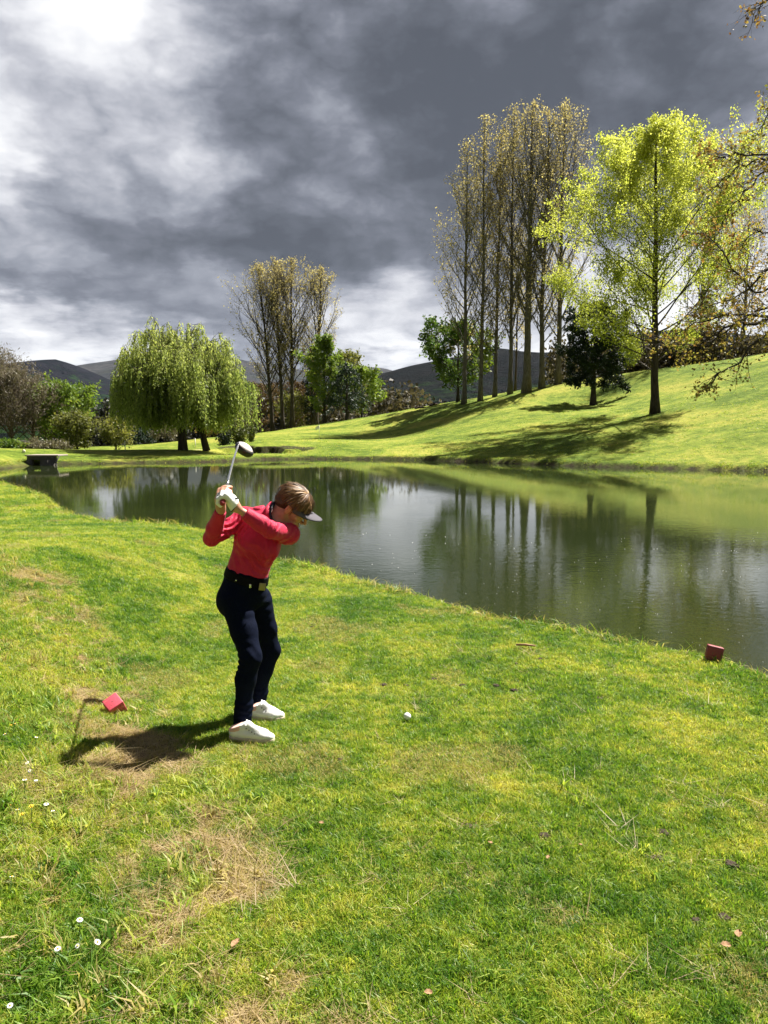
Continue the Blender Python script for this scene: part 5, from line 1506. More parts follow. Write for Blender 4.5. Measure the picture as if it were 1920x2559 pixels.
# ball: dimpled sphere
pb = G(1018, 1804, 0.0); zb = tz(pb[0], pb[1])
bm = bmesh.new(); bmesh.ops.create_icosphere(bm, subdivisions=5, radius=.0215)
gr = np.array([(math.cos(2.399963 * i) * math.sqrt(1 - (1 - 2 * (i + .5) / 330) ** 2), math.sin(2.399963 * i) * math.sqrt(1 - (1 - 2 * (i + .5) / 330) ** 2), 1 - 2 * (i + .5) / 330) for i in range(330)])
for v in bm.verts:
    d = np.array(v.co.normalized()); k = np.max(gr @ d); a = math.acos(min(1, k))
    v.co *= 1 - .012 * max(0, 1 - (a / .085) ** 2)
bme = bpy.data.meshes.new('golf_ball'); bm.to_mesh(bme); bm.free()
for p_ in bme.polygons: p_.use_smooth = True
ball = tag(obj('golf_ball', bme, plain('ball_white', (.82, .82, .80), .3, .03), None, (pb[0], pb[1], zb + .036)), 'white golf ball teed up on the grass in front of her', 'golf ball')
g_ = Geo(); g_.tube(np.array([(0, 0, -.03), (0, 0, .006), (0, 0, .012), (0, 0, .016)]), [.002, .0025, .004, .0065], 8)
tag(obj('tee_peg', g_.mesh('tee_peg', True), plain('tee_wood', (.5, .42, .28), .6), None, (pb[0], pb[1], zb)), 'small wooden tee peg under the golf ball', 'tee')

# ------------------------------------------------------------------ grass blades
def blade_mesh(name, n, rad, hmin, hmax, w, lean, seed, mat, curl=.5, flat=0.0):
    rng = np.random.RandomState(seed); V, Fq, tn = [], [], []
    for i in range(n):
        a = rng.uniform(0, 2 * math.pi); r = rad * math.sqrt(rng.rand())
        p = np.array((math.cos(a) * r, math.sin(a) * r, -.004)); h = rng.uniform(hmin, hmax)
        b = rng.uniform(0, 2 * math.pi); d = np.array((math.cos(b), math.sin(b), 0)); l = rng.uniform(.2, 1) * lean
        s = np.cross(d, (0, 0, 1.0)); ww = w * rng.uniform(.6, 1.3)
        z1, z2 = h * (1 - flat) , h * (1 - flat * .8)
        p1 = p + d * h * l * .35 + np.array((0, 0, z1 * .55)); p2 = p + d * h * l * (1 + curl * .4) + np.array((0, 0, z2 * (1 - .35 * l * curl)))
        k = len(V) * 5
        V.append(np.array([p - s * ww * .5, p + s * ww * .5, p1 + s * ww * .5, p1 - s * ww * .5, p2]))
        Fq.append(k); tn += [rng.rand()] * 5
    v = np.concatenate(V); b = np.array(Fq)
    q = np.stack([b, b + 1, b + 2, b + 3], 1); t = np.stack([b + 3, b + 2, b + 4], 1)
    me = np_mesh(name, v, [q, t], tint=np.array(tn)); me.materials.append(mat)
    return me
def grass_mat(name, kind):
    m, T, out = new_mat(name)
    pos, p2, big, mid = grass_tint(T)
    tn = T.n('ShaderNodeAttribute', attribute_name='tint').outputs['Fac']
    rnd = T.n('ShaderNodeObjectInfo').outputs['Random']
    dryv = T.n('ShaderNodeAttribute', attribute_name='dryness', attribute_type='INSTANCER').outputs['Fac']
    f = T.math('ADD', T.math('MULTIPLY', big, .42), T.math('MULTIPLY', mid, .58))
    f = T.math('ADD', f, T.math('MULTIPLY', T.math('SUBTRACT', tn, .5), .15))
    f = T.math('ADD', f, T.math('MULTIPLY', T.math('SUBTRACT', rnd, .5), .09))
    if kind == 'lawn':
        c = T.ramp(f, [(.40, (.055, .145, .010)), (.47, (.150, .265, .018)), (.54, (.29, .36, .035)), (.61, (.49, .46, .085))])
    elif kind == 'rough':
        c = T.ramp(f, [(.40, (.065, .160, .012)), (.5, (.18, .295, .028)), (.60, (.42, .44, .08))])
    else:
        c = T.ramp(f, [(.33, (.24, .165, .08)), (.5, (.40, .30, .16)), (.66, (.56, .45, .26))])
    if kind != 'straw':
        dr = T.ramp(T.math('ADD', T.math('MULTIPLY', dryv, .75), T.math('MULTIPLY', tn, .45)), [(.55, 0.0), (.75, 1.0)])
        c = T.mix(dr, c, T.mix(rnd, (.34, .27, .09), (.48, .41, .16)))
    b = T.n('ShaderNodeBsdfPrincipled', ins={'Base Color': c, 'Roughness': .5, 'Specular IOR Level': .42})
    t = T.n('ShaderNodeBsdfTranslucent', ins={'Color': T.mix(1.0, c, (1.3, 1.32, .85), 'MULTIPLY')})
    mx = T.n('ShaderNodeMixShader', ins={0: .48, 1: b.outputs[0], 2: t.outputs[0]})
    T.link(mx.outputs[0], out.inputs['Surface'])
    return m
gm_lawn, gm_rough, gm_straw = grass_mat('grass_lawn', 'lawn'), grass_mat('grass_rough', 'rough'), grass_mat('grass_straw', 'straw')

def scatter(name, label, variants, pts, rot, scl, vid, dryness):
    me = bpy.data.meshes.new(name); me.vertices.add(len(pts)); me.vertices.foreach_set('co', np.ascontiguousarray(pts, np.float32).ravel())
    for nm, ty, key, arr in (('rot', 'FLOAT_VECTOR', 'vector', rot), ('scl', 'FLOAT', 'value', scl), ('vid', 'INT', 'value', vid), ('dryness', 'FLOAT', 'value', dryness)):
        at_ = me.attributes.new(nm, ty, 'POINT')
        at_.data.foreach_set(key, np.ascontiguousarray(arr, np.int32 if ty == 'INT' else np.float32).ravel())
    o = obj(name, me); tag(o, label, 'grass', kind='stuff')
    ng = bpy.data.node_groups.new(name, 'GeometryNodeTree')
    ng.interface.new_socket('Geometry', in_out='INPUT', socket_type='NodeSocketGeometry')
    ng.interface.new_socket('Geometry', in_out='OUTPUT', socket_type='NodeSocketGeometry')
    N = ng.nodes; L = ng.links
    gi, go = N.new('NodeGroupInput'), N.new('NodeGroupOutput')
    col = bpy.data.collections.new(name + '_blades')
    for i, vm_ in enumerate(variants):
        so = bpy.data.objects.new('%s_tuft_%02d' % (name, i), vm_); col.objects.link(so)
    ci = N.new('GeometryNodeCollectionInfo'); ci.inputs['Collection'].default_value = col
    ci.inputs['Separate Children'].default_value = True; ci.inputs['Reset Children'].default_value = True
    ip = N.new('GeometryNodeInstanceOnPoints')
    L.new(gi.outputs[0], ip.inputs['Points']); L.new(ci.outputs[0], ip.inputs['Instance'])
    ip.inputs['Pick Instance'].default_value = True
    def na_(nm, ty):
        q = N.new('GeometryNodeInputNamedAttribute'); q.data_type = ty; q.inputs['Name'].default_value = nm; return q.outputs[0]
    L.new(na_('vid', 'INT'), ip.inputs['Instance Index'])
    L.new(na_('rot', 'FLOAT_VECTOR'), ip.inputs['Rotation'])
    L.new(na_('scl', 'FLOAT'), ip.inputs['Scale'])
    L.new(ip.outputs[0], go.inputs[0])
    md = o.modifiers.new('scatter', 'NODES'); md.node_group = ng
    return o
rng = np.random.RandomState(77)
def field_pts(y0, y1, dens):
    # rows of ground seen by the camera plus a margin
    A = []
    ys = np.linspace(y0, y1, 60)
    for a, b in zip(ys, ys[1:]):
        w = .52 * b + 2.8
        n = int(dens * 2 * w * (b - a)); A.append(np.c_[rng.uniform(-w, w, n), rng.uniform(a, b, n)])
    A = np.concatenate(A)
    return A[pond_sd(A[:, 0], A[:, 1]) < .16]
def orient(n, tilt): return np.c_[rng.normal(size=n) * tilt, rng.normal(size=n) * tilt, rng.uniform(0, 6.283, n)]
# mown turf
A = np.concatenate([field_pts(1.0, 4.2, 2600), field_pts(4.2, 7.5, 1500), field_pts(7.5, 13, 700), field_pts(13, 27, 330)])
bd, bs = band_info(A[:, 0], A[:, 1])
dryA = np.clip((1 - sstep(.03, .50, bd)) * sstep(.40, .58, fbm(A[:, 0] * 4.1 + 4, A[:, 1] * 4.1, 3)), 0, 1)
bare_ = (1 - sstep(.0, .40, bd)) * sstep(.47, .58, fbm(A[:, 0] * 4.1 + 4, A[:, 1] * 4.1, 3))
keep = rng.rand(len(A)) > bare_ * .75
DIV = [(660, 1795, .05), (1155, 1713, .04), (1240, 1712, .05), (1285, 1722, .05), (1015, 1714, .04), (1085, 1698, .04), (1120, 1690, .03), (960, 1712, .05), (1500, 1742, .04), (1350, 1648, .04),
       (850, 1900, .03), (1170, 2065, .05), (1360, 2088, .05), (1660, 2080, .05), (1640, 2145, .05), (1810, 2300, .05), (1740, 2310, .04), (1830, 2160, .06), (1290, 1660, .03), (780, 1570, .03)]
for (a, b, r) in DIV:
    q = G(a, b, 0); keep &= np.hypot(A[:, 0] - q[0], (A[:, 1] - q[1])) > r * rng.uniform(.6, 1.1, len(A))
A, dryA, bd, bs = A[keep], dryA[keep], bd[keep], bs[keep]
# broad dry freckles across the tee
fre = fbm(A[:, 0] * 2.2 + 31, A[:, 1] * 1.6 + 11, 4)
dryA = np.maximum(dryA, .55 * sstep(.56, .74, fre))
Z = terrain_z(A[:, 0], A[:, 1])
lawnv = [blade_mesh('lawn_blades', 34, .034, .014, .036, .0026, .9, s, gm_lawn) for s in (1, 2, 3)] + [blade_mesh('lawn_blades', 30, .036, .012, .030, .0030, 1.3, s, gm_lawn, .7, .25) for s in (4, 5)]
sc = rng.uniform(.7, 1.25, len(A)) * (1 + .9 * sstep(7, 20, A[:, 1])) * (1 - .25 * dryA)
scatter('lawn_grass', 'short mown grass of the teeing ground', lawnv, np.c_[A, Z - .002], orient(len(A), .22), sc, rng.randint(0, 5, len(A)), dryA)
# taller rough on the bank to the left
B = np.concatenate([field_pts(1.7, 4.0, 520), field_pts(4.0, 9, 210)])
bd, bs = band_info(B[:, 0], B[:, 1])
pr = np.where(bs > 0, sstep(.02, .6, bd) * .85 + .10, (1 - sstep(0, .35, bd)) * .16)
pr = pr * (.25 + 1.4 * sstep(.38, .60, fbm(B[:, 0] * 3.3, B[:, 1] * 3.3, 3))) * (B[:, 0] < .3)
k = rng.rand(len(B)) < pr; B, bd, bs = B[k], bd[k], bs[k]
roughv = [blade_mesh('rough_blades', 15, .035, .035, .090, .0038, .9, s, gm_rough, .8) for s in (11, 12)] + [blade_mesh('rough_blades', 9, .030, .035, .08, .0075, 1.1, s, gm_rough, .9) for s in (13, 14)] + [blade_mesh('rough_blades', 20, .045, .03, .07, .0032, 1.1, 15, gm_rough, .8)]
dB = np.clip((1 - sstep(0, .6, bd)) * .6 + .75 * sstep(.46, .62, fbm(B[:, 0] * 2.6 + 9, B[:, 1] * 2.6, 3)), 0, 1)
scatter('rough_grass', 'taller rough grass on the bank at the left', roughv, np.c_[B, terrain_z(B[:, 0], B[:, 1]) - .004], orient(len(B), .18), rng.uniform(.55, 1.2, len(B)), rng.randint(0, 5, len(B)), dB)
# clumps of taller grass picked out in the photograph
T_ = []
for (px, py, n, s) in [(470, 1985, 26, .07), (560, 2010, 26, .10), (300, 2000, 14, .08), (245, 1965, 12, .07), (230, 1660, 26, .10), (280, 1690, 18, .07), (130, 1780, 22, .10), (90, 1730, 18, .08),
                       (255, 1800, 10, .03), (300, 1805, 8, .03), (700, 2020, 26, .09), (480, 2160, 16, .07), (480, 2235, 12, .05), (380, 2300, 12, .06), (120, 2120, 16, .08), (60, 2200, 30, .12),
                       (150, 2330, 30, .12), (250, 2420, 30, .12), (60, 2450, 30, .12), (200, 2520, 30, .12), (350, 2500, 22, .1), (40, 1600, 30, .18), (150, 1560, 24, .18), (1225, 2455, 8, .03), (1450, 2000, 8, .04), (1620, 2170, 12, .05)]:
    q = GT(px, py)
    T_.append(np.c_[q[0] + rng.normal(size=n) * s, q[1] + rng.normal(size=n) * s])
T_ = np.concatenate(T_)
scatter('grass_clumps', 'long bladed clumps standing out of the worn turf', roughv, np.c_[T_, terrain_z(T_[:, 0], T_[:, 1]) - .004], orient(len(T_), .25), rng.uniform(.55, 1.05, len(T_)), rng.randint(0, 4, len(T_)), np.zeros(len(T_)))
# dead straw lying on the worn strip and loose clippings
S_ = np.concatenate([field_pts(1.7, 4.0, 900), field_pts(4.0, 8, 380)])
bd, bs = band_info(S_[:, 0], S_[:, 1])
pr = (1 - sstep(.02, .48, bd)) * (.06 + 1.2 * sstep(.49, .62, fbm(S_[:, 0] * 4.1 + 4, S_[:, 1] * 4.1, 3))) + .028 + .22 * (bs > 0) * (fbm(S_[:, 0] * 2.2, S_[:, 1] * 2.2, 3) > .45)
k = rng.rand(len(S_)) < pr; S_ = S_[k]
strawv = [blade_mesh('straw_blades', 12, .045, .04, .10, .0026, 2.4, s, gm_straw, .2, .86) for s in (21, 22, 23)]
scatter('dead_straw', 'dead straw and clippings lying on the turf', strawv, np.c_[S_, terrain_z(S_[:, 0], S_[:, 1]) + .006], orient(len(S_), .15), rng.uniform(.4, 1.1, len(S_)), rng.randint(0, 3, len(S_)), np.zeros(len(S_)))
# shaggy grass fringe hanging over the far bank
Fz = []
for i in range(len(far_px) - 1):
    (xa, ya), (xb, yb) = far_px[i], far_px[i + 1]
    n = int(abs(xa - xb) * 1.5)
    for t in rng.rand(n):
        px, py = xa + (xb - xa) * t, ya + (yb - ya) * t
        D = (CAMZ - WATER_Z) * FPX / (py - HOR) + .42 + rng.normal() * .22 + .12
        Fz.append(((px - CX) / FPX * D, D))
Fz = np.array(Fz); Fz = Fz[fbm(Fz[:, 0] * 1.3, Fz[:, 1] * 1.3, 3) > rng.uniform(.36, .62, len(Fz))]
frv = [blade_mesh('fringe_blades', 14, .12, .03, .09, .012, 1.2, s, gm_lawn, .9) for s in (31, 32, 33)]
scatter('bank_grass', 'shaggy grass along the top of the far bank', frv, np.c_[Fz, terrain_z(Fz[:, 0], Fz[:, 1]) - .03], orient(len(Fz), .35), rng.uniform(.5, 1.25, len(Fz)), rng.randint(0, 3, len(Fz)), rng.uniform(0, .5, len(Fz)))

# tufts breaking the near lip of the bank
Ez = []
for i in range(len(near_px) - 1):
    a, b = G(*near_px[i], 0.0)[:2], G(*near_px[i + 1], 0.0)[:2]
    n = int(np.linalg.norm(b - a) * 75)
    t = rng.rand(n)[:, None]; nrm = np.array((-(b - a)[1], (b - a)[0])); nrm /= np.linalg.norm(nrm) + 1e-9
    if pond_sd(*[np.array([q]) for q in ((a + b) / 2 + nrm * .1)])[0] < 0: nrm = -nrm
    Ez.append(a + (b - a) * t + nrm * rng.uniform(-.10, .20, (n, 1)))
Ez = np.concatenate(Ez); Ez = Ez[fbm(Ez[:, 0] * 2.6, Ez[:, 1] * 2.6, 3) > rng.uniform(.34, .60, len(Ez))]
edv = [blade_mesh('edge_blades', 18, .045, .03, .085, .0045, 1.2, s, gm_lawn, .8) for s in (41, 42, 43)]
scatter('edge_grass', 'uncut grass hanging over the near lip of the bank', edv, np.c_[Ez, terrain_z(Ez[:, 0], Ez[:, 1]) - .006], orient(len(Ez), .4), rng.uniform(.5, 1.2, len(Ez)) * (1 + .04 * Ez[:, 1]), rng.randint(0, 3, len(Ez)), rng.uniform(.1, .8, len(Ez)))
# coarse sward on the far slope
H_ = []
for (y0, y1, dn) in ((36, 50, 17), (50, 64, 9), (64, 92, 3.5)):
    ya = np.linspace(y0, y1, 16)
    for a, b in zip(ya, ya[1:]):
        xa, xb = -.18 * b - 2, .53 * b
        n = int(dn * (xb - xa) * (b - a)); H_.append(np.c_[rng.uniform(xa, xb, n), rng.uniform(a, b, n)])
H_ = np.concatenate(H_); H_ = H_[pond_sd(H_[:, 0], H_[:, 1]) < -.05]
H_ = H_[fbm(H_[:, 0] * .55, H_[:, 1] * .55, 4) > rng.uniform(.30, .66, len(H_))]
slv = [blade_mesh('slope_blades', 16, .16, .02, .055, .014, 1.3, s, gm_lawn, .8) for s in (51, 52, 53)]
scatter('slope_grass', 'longer mown sward on the sunlit slope across the water', slv, np.c_[H_, terrain_z(H_[:, 0], H_[:, 1]) - .008], orient(len(H_), .2), rng.uniform(.6, 1.5, len(H_)), rng.randint(0, 3, len(H_)), rng.uniform(0, .5, len(H_)))

# ------------------------------------------------------------------ clods, dead leaves, twigs, daisies
m_soil = plain('soil', (.055, .036, .022), .95, .4, 60, .6, 120)
m_dead = plain('dead_leaf', (.30, .17, .085), .8, .3, 50, .3, 80)
def blob_mesh(seed, r):
    rg_ = np.random.RandomState(seed); bm = bmesh.new(); bmesh.ops.create_icosphere(bm, subdivisions=3, radius=r)
    for v in bm.verts:
        v.co *= rg_.uniform(.5, 1.35); v.co.z *= .45
    me = bpy.data.meshes.new('clod'); bm.to_mesh(me); bm.free(); me.materials.append(m_soil); return me
cl = [blob_mesh(s, .5) for s in (1, 2, 3)]
CLODS = ['brown scuff of soil just right of her rear shoe', 'largest dark clod of soil beyond the ball, towards the water', 'brown clod right of the largest dark clod beyond the ball', 'dark clod at the right end of the scuffs beyond the ball',
         'small dark clod straight behind the ball', 'reddish scuff left of the largest dark clod beyond the ball', 'small scuff touching the left side of the largest dark clod', 'brown scuff left of the clod straight behind the ball',
         'lone dark clod well right of the ball, below the water edge', 'lone clod close to the water edge above the right end of the scuffs', 'dark clod below her front shoe in the green turf', 'tall crumb of soil in the turf below the ball',
         'flat dark clod lower right of the crumb below the ball', 'clod beside the pale scrape at the right of the turf', 'soil at the pale scrape, right of the middle turf', 'clod high in the right foreground turf',
         'flat clod left of the one high in the right foreground', 'clod with torn grass at the right edge of the turf', 'small clod beside the short brown stick', 'small clod on the turf right of her knees']
for i, (a, b, r) in enumerate(DIV):
    q = G(a, b, 0)
    o = bpy.data.objects.new('soil_clod', cl[i % 3]); COL.objects.link(o)
    o.location = (q[0], q[1], tz(q[0], q[1]) + .006); o.rotation_euler = (0, 0, i * 1.7); s = r * .72; o.scale = (s, s * 1.3, s * .6)
    tag(o, CLODS[i], 'clod', 'scuffed soil clods on the tee')
def leaf_mesh(seed):
    rg_ = np.random.RandomState(seed); n = 9; V, Fc = [], []
    for i in range(n):
        t = i / (n - 1); w = .34 * math.sin(t * math.pi) ** .8 * rg_.uniform(.8, 1.15); z = .10 * math.sin(t * 2.6) * rg_.uniform(.4, 1.2)
        V += [(t - .5, -w, z + .12), (t - .5, 0, z), (t - .5, w, z + .10 * rg_.uniform(.2, 2))]
    for i in range(n - 1):
        k = i * 3; Fc += [(k, k + 1, k + 4, k + 3), (k + 1, k + 2, k + 5, k + 4)]
    me = bpy.data.meshes.new('dead_leaf'); me.from_pydata(V, [], Fc); me.materials.append(m_dead); return me
lm = [leaf_mesh(s) for s in (1, 2, 3)]
for i, (a, b, s, lb) in enumerate([(803, 2068, .030, 'pale dead leaf on the grass below the golfer'), (1225, 2118, .034, 'pinkish brown dead leaf right of centre in the turf'), (590, 2380, .05, 'curled tan leaf on the worn strip near the bottom'),
                                   (1070, 2505, .035, 'brown leaf at the bottom edge near the centre'), (1450, 2125, .025, 'small tan leaf in the turf right of centre'), (1370, 2155, .03, 'brown crumpled leaf on a pale stalk'),
                                   (1812, 2390, .045, 'tan leaf in the lower right corner turf'), (1080, 1697, .035, 'orange brown leaf lying behind the ball'), (1845, 2360, .045, 'pale leaf highest of those at the right edge')]):
    q = G(a, b, 0); o = bpy.data.objects.new('dead_leaf', lm[i % 3]); COL.objects.link(o)
    o.location = (q[0], q[1], tz(q[0], q[1]) + .026); s *= .8; o.rotation_euler = (.2, .15, i * 2.1); o.scale = (s, s, s)
    tag(o, lb, 'leaf', 'dead leaves on the tee')
g_ = Geo(); q0, q1 = G(1290, 1621, 0), G(1338, 1624, 0)
g_.tube(np.array([(0, 0, .03), (q1 - q0) * .5 + np.array((0, 0, .034)), (q1 - q0) + np.array((0, 0, .030))]), [.008, .009, .006], 6)
tag(obj('bark_stick', g_.mesh('bark_stick', True), m_dead, None, (q0[0], q0[1], tz(q0[0], q0[1]))), 'short brown stick lying on the tee near the water', 'stick')
m_petal = plain('petal_white', (.82, .81, .80), .6, .03); m_eyeY = plain('daisy_centre', (.65, .42, .03), .7); m_stem = plain('daisy_stem', (.07, .12, .02), .7)
m_yel = plain('petal_yellow', (.75, .52, .02), .6)
def daisy_parts(pet, n, r):
    g1, g2, g3 = Geo(), Geo(), Geo()
    for i in range(n):
        a = i * 2 * math.pi / n; d = np.array((math.cos(a), math.sin(a), 0)); s = np.array((-d[1], d[0], 0)); z = np.array((0, 0, 1.0))
        g1.add(np.array([d * r * .25, d * r * .6 + s * r * .13 + z * r * .1, d * r + z * r * .08, d * r * .6 - s * r * .13 + z * r * .1]) + z * .07, [(0, 1, 2, 3)])
    g2.tube(np.array([(0, 0, .068), (0, 0, .072), (0, 0, .0745)]), [r * .34, r * .3, r * .1], 8)
    g3.tube(np.array([(0, 0, -.01), (.004, 0, .035), (0, 0, .069)]), .0012, 4)
    a, b, c = g1.mesh('petals'), g2.mesh('centre', True), g3.mesh('stem'); a.materials.append(pet); b.materials.append(m_eyeY); c.materials.append(m_stem)
    return a, b, c
dp = daisy_parts(m_petal, 16, .0095); yp = daisy_parts(m_yel, 7, .010)
DA = [(28, 1848, 'upper of two daisies by the left edge, level with her shadow'), (28, 1870, 'lower of two daisies by the left edge, level with her shadow'), (82, 1878, 'daisy just left of the tip of her shadow'),
      (88, 1935, 'daisy below and left of the shadow tip'), (90, 1985, 'daisy among yellow moss, right one of a pair'), (60, 1996, 'daisy among yellow moss, left one of a pair'), (40, 2047, 'daisy by the left edge above the brown patch'),
      (133, 2065, 'daisy at the edge of the worn brown patch'), (112, 2057, 'bent daisy just left of the one at the brown patch'), (45, 2067, 'flattened daisy near the left edge'), (26, 2243, 'single daisy at the left edge among long blades'),
      (192, 2352, 'daisy in the lower left rough, third from the bottom'), (218, 2378, 'daisy in the lower left rough, right one of the lower pair'), (212, 2402, 'daisy in the lower left rough, lowest of the three'),
      (150, 2420, 'pale daisy left of the lowest group'), (32, 2548, 'daisy in the bottom left corner'), (95, 1945, 'small daisy touching the one below the shadow tip')]
def flower(a, b, lb, parts, cat, group):
    q = GT(a, b); z = q[2]
    root = empty(cat.replace(' ', '_') + '_flower', (q[0], q[1], z), lb, cat, group)
    root.rotation_euler = (rng.normal() * .25 + .25, rng.normal() * .25, rng.uniform(0, 6))
    s = rng.uniform(.85, 1.2); root.scale = (s, s, s)
    for nm, me in zip(('petals', 'centre', 'stem'), parts):
        o = bpy.data.objects.new(nm, me); COL.objects.link(o); o.parent = root
for a, b, lb in DA: flower(a, b, 'white ' + lb, dp, 'daisy', 'white daisies in the rough grass')
for a, b, lb in [(66, 2082, 'small yellow flower below the paired daisies'), (12, 1842, 'small yellow flower at the left edge beside two daisies'), (78, 2058, 'small yellow flower left of the brown patch')]:
    flower(a, b, lb, yp, 'yellow flower', 'yellow flowers in the rough grass')

# ================================================================== FAR SMALL THINGS
m_conc = plain('concrete_dark', (.075, .068, .058), .9, .35, 3, .5, 12)
m_deck = plain('bridge_deck', (.26, .22, .18), .9, .25, 4, .4, 20)
m_pole = plain('pale_post', (.62, .60, .55), .6)
# small footbridge / sluice over the outlet
Db = 41.25; xb0, xb1 = (74 - CX) / FPX * Db, (146 - CX) / FPX * Db
root = empty('footbridge', ((xb0 + xb1) / 2, Db, WATER_Z), 'low concrete footbridge with one square opening at the end of the pond', 'bridge')
def lx(px): return (px - CX) / FPX * Db - (xb0 + xb1) / 2
def lz(py): return CAMZ + (HOR - py) / FPX * Db - WATER_Z
zt = lz(1136)
g_ = Geo(); g_.box(((lx(72) + lx(155)) / 2, .25, zt - .03), (lx(155) - lx(72), 1.3, .07), None, .012); obj('deck', g_.mesh('deck'), m_deck, root)
g_ = Geo(); g_.box(((lx(75) + lx(146)) / 2, -.20, zt - .16), (lx(146) - lx(75), .22, .19), None, .02); obj('beam', g_.mesh('beam'), m_conc, root)
g_ = Geo()
v = np.array([(lx(66), -.35, -.5), (lx(87), -.35, -.5), (lx(87), -.33, zt - .25), (lx(75), -.33, zt - .25), (lx(66), -.05, -.5), (lx(87), -.05, -.5), (lx(87), -.05, zt - .25), (lx(75), -.05, zt - .25)])
g_.add(v, [(0, 1, 2, 3), (5, 4, 7, 6), (1, 5, 6, 2), (4, 0, 3, 7), (3, 2, 6, 7)]); obj('abutment', g_.mesh('abutment'), m_conc, root)
g_ = Geo()
v = np.array([(lx(106), -.35, -.5), (lx(145), -.35, -.5), (lx(145), -.33, zt - .25), (lx(109), -.33, zt - .25), (lx(106), -.05, -.5), (lx(145), -.05, -.5), (lx(145), -.05, zt - .25), (lx(109), -.05, zt - .25)])
g_.add(v, [(0, 1, 2, 3), (5, 4, 7, 6), (1, 5, 6, 2), (4, 0, 3, 7), (3, 2, 6, 7)]); obj('abutment', g_.mesh('abutment'), m_conc, root)
g_ = Geo(); g_.tube(np.array([(lx(156), -.3, zt - .02), (lx(150), -.4, .2), (lx(147), -.45, -.3)]), .035, 6); obj('brace', g_.mesh('brace', True), m_conc, root)
# flag on the green
xf, yf, zf = spot(799, 63)
root = empty('flagstick', (xf, yf, zf), 'white flag on a thin stick in the green', 'flag')
hf_ = CAMZ + (HOR - 1062) / FPX * 63 - zf
g_ = Geo(); g_.tube(np.array([(0, 0, -.1), (0, 0, hf_)]), [.018, .014], 6); obj('stick', g_.mesh('stick', True), m_pole, root)
g_ = Geo()
fv = []
for lay in (0, 1):
    for i in range(7):
        t = i / 6
        for j in range(4): fv.append((-.30 * t, .04 * math.sin(t * 5) + lay * .006, hf_ - .02 - .26 * j / 3 - .16 * t))
ff = []
for lay in (0, 1):
    for i in range(6):
        for j in range(3):
            a = lay * 28 + i * 4 + j; q = (a, a + 1, a + 5, a + 4); ff.append(q if lay else q[::-1])
g_.add(np.array(fv), ff); obj('flag', g_.mesh('flag', True), m_white, root)
def post(px, py0, py1, D, label):
    x, y, z = spot(px, D); h = CAMZ + (HOR - py0) / FPX * D - z
    g_ = Geo(); g_.tube(np.array([(0, 0, -.2), (0, 0, h)]), [.03, .028], 8)
    tag(obj('marker_post', g_.mesh('marker_post', True), m_pole, None, (x, y, z)), label, 'post', 'pale course marker posts')
post(315, 1101, 1126, 49, 'thin pale post in front of the small olive tree')
post(490, 1095, 1117, 56, 'thin pale post between the two willow trunks')
# pale stone / bird beside the bridge
x, y, z = spot(62, 43.5)
bm = bmesh.new(); bmesh.ops.create_icosphere(bm, subdivisions=2, radius=.09)
rg_ = np.random.RandomState(4)
for v in bm.verts: v.co *= rg_.uniform(.8, 1.15); v.co.z *= 1.3
sme = bpy.data.meshes.new('pale_stone'); bm.to_mesh(sme); bm.free()
tag(obj('pale_stone', sme, plain('stone_pale', (.7, .66, .5), .8), None, (x, y, z + .08)), 'small pale stone on the bank left of the bridge', 'stone')
# low dark building behind the crest at the right edge
xh = (1905 - CX) / FPX * 88; zh = tz(xh, 88)
root = empty('clubhouse', (xh, 88, zh), 'low dark roofed building behind the crest at the right edge', 'building')
m_wall = plain('house_wall', (.10, .085, .075), .8, .2, 3); m_roof = plain('house_roof', (.055, .045, .045), .8, .3, 5, .5, 10); m_glass = plain('window_glass', (.16, .19, .24), .1, .1, 2)
zr = CAMZ + (HOR - 872) / FPX * 88 - zh; ze = CAMZ + (HOR - 850) / FPX * 88 - zh
g_ = Geo(); g_.box((3.6, 2.5, zr / 2 - .5), (10.0, 5.0, zr + 1)); obj('wall', g_.mesh('wall'), m_wall, root)
g_ = Geo(); 
v = np.array([(-2.0, -.6, zr), (9.2, -.6, zr), (9.2, 5.6, zr), (-2.0, 5.6, zr), (0.5, 2.5, zr + 1.7), (7.2, 2.5, zr + 1.7)])
g_.add(v, [(0, 1, 5, 4), (1, 2, 5), (2, 3, 4, 5), (3, 0, 4), (3, 2, 1, 0)]); obj('roof', g_.mesh('roof'), m_roof, root)
for k in range(4):
    g_ = Geo(); g_.box((-.2 + k * 2.3, -.03, zr - .75), (1.3, .08, .9)); w_ = obj('window', g_.mesh('window'), m_wall, root)
    g_ = Geo(); g_.box((-.2 + k * 2.3, -.08, zr - .75), (1.1, .04, .72)); obj('pane', g_.mesh('pane'), m_glass, w_)
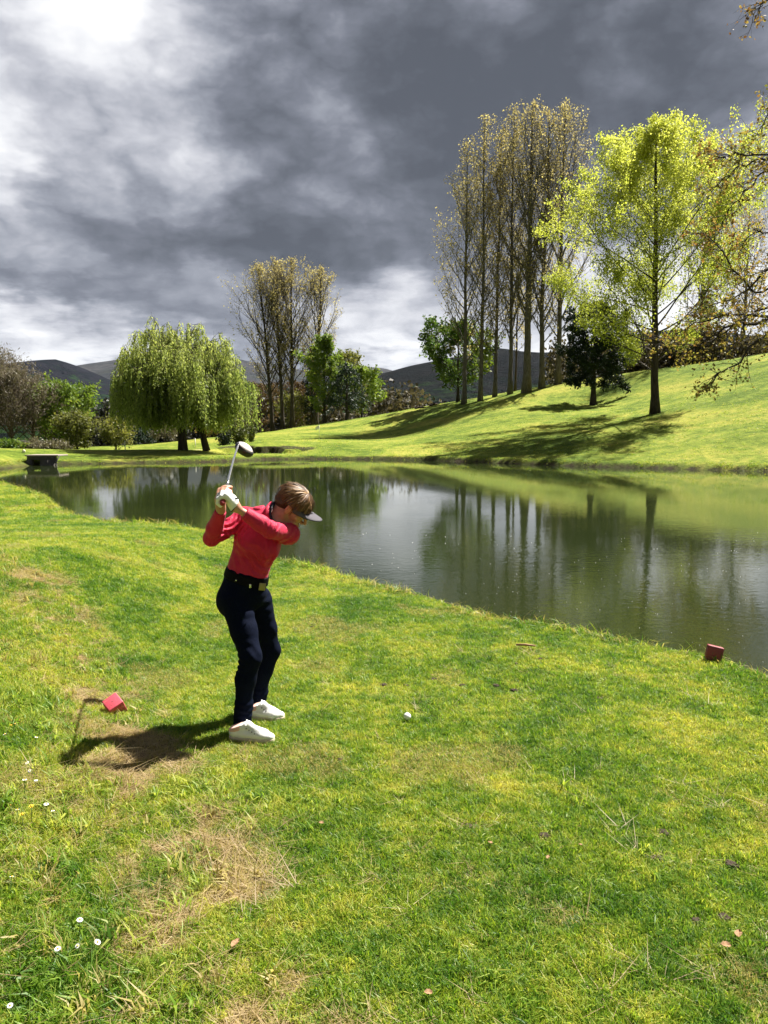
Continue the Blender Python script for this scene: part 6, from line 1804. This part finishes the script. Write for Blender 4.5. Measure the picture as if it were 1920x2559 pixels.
# tiny white farmhouse at the foot of the hill
zq = 0
xq = (252 - CX) / FPX * 560; zq = CAMZ + (HOR - 1036) / FPX * 560
root = empty('farmhouse', (xq, 560, zq), 'tiny white farmhouse below the hill, between wood and willow', 'house')
g_ = Geo(); g_.box((0, 0, 0), (6, 5, 3)); obj('wall', g_.mesh('wall'), plain('farm_wall', (.7, .68, .64), .8), root)
g_ = Geo(); g_.add(np.array([(-3.3, -2.8, 1.5), (3.3, -2.8, 1.5), (3.3, 2.8, 1.5), (-3.3, 2.8, 1.5), (-3.3, 0, 3.4), (3.3, 0, 3.4)]), [(0, 1, 5, 4), (2, 3, 4, 5), (1, 2, 5), (3, 0, 4), (3, 2, 1, 0)]); obj('roof', g_.mesh('roof'), plain('farm_roof', (.18, .09, .06), .9), root)
# molehills on the slope
for (a, b, D, lb) in [(1048, 1026, 86, 'left one of two dark mounds at the crest beside the poplars'), (1084, 1022, 86, 'right one of two dark mounds at the crest beside the poplars')]:
    x, y, z = spot(a, D); o = bpy.data.objects.new('earth_mound', cl[0]); COL.objects.link(o); o.location = (x, y, z + .02); o.scale = (1.1, .8, .9)
    tag(o, lb, 'mound', 'earth mounds on the crest')
# white specks put in as sparkle on the near water
V, Fc = [], []
for i in range(260):
    t = rng.rand() ** .7; px = rng.uniform(900, 1990); py = rng.uniform(1330, 1690)
    q = G(px, py, WATER_Z + .004)
    if pond_sd(q[0:1], q[1:2])[0] < .5: continue
    a = rng.uniform(0, 3.14); r = rng.uniform(.0012, .0034) * (q[1] / 7) ; k = len(V)
    for j in range(6):
        V.append((q[0] + math.cos(a + j * 1.047) * r * (1.6 if j % 3 == 0 else 1), q[1] + math.sin(a + j * 1.047) * r, WATER_Z + .004))
    V.append((q[0], q[1], WATER_Z + .004 + r))
    for j in range(6): Fc.append((k + j, k + (j + 1) % 6, k + 6))
me = bpy.data.meshes.new('water_sparkle'); me.from_pydata(V, [], Fc)
tag(obj('water_sparkle', me, m_petal), 'white specks standing in for sparkle on the near water', 'fluff', kind='stuff')

# ------------------------------------------------------------------ valley air
m_haze = bpy.data.materials.new('haze'); m_haze.use_nodes = True
for q in list(m_haze.node_tree.nodes): m_haze.node_tree.nodes.remove(q)
T = NT(m_haze.node_tree); out = m_haze.node_tree.nodes.new('ShaderNodeOutputMaterial')
pv = T.n('ShaderNodeVolumePrincipled', ins={'Color': (.68, .80, 1.0, 1), 'Density': 1.5e-5, 'Anisotropy': .15})
T.link(pv.outputs[0], out.inputs['Volume'])
g_ = Geo(); g_.box((0, 4000, 311), (8400, 11400, 640)); 
tag(obj('haze', g_.mesh('haze'), m_haze), kind='stuff')
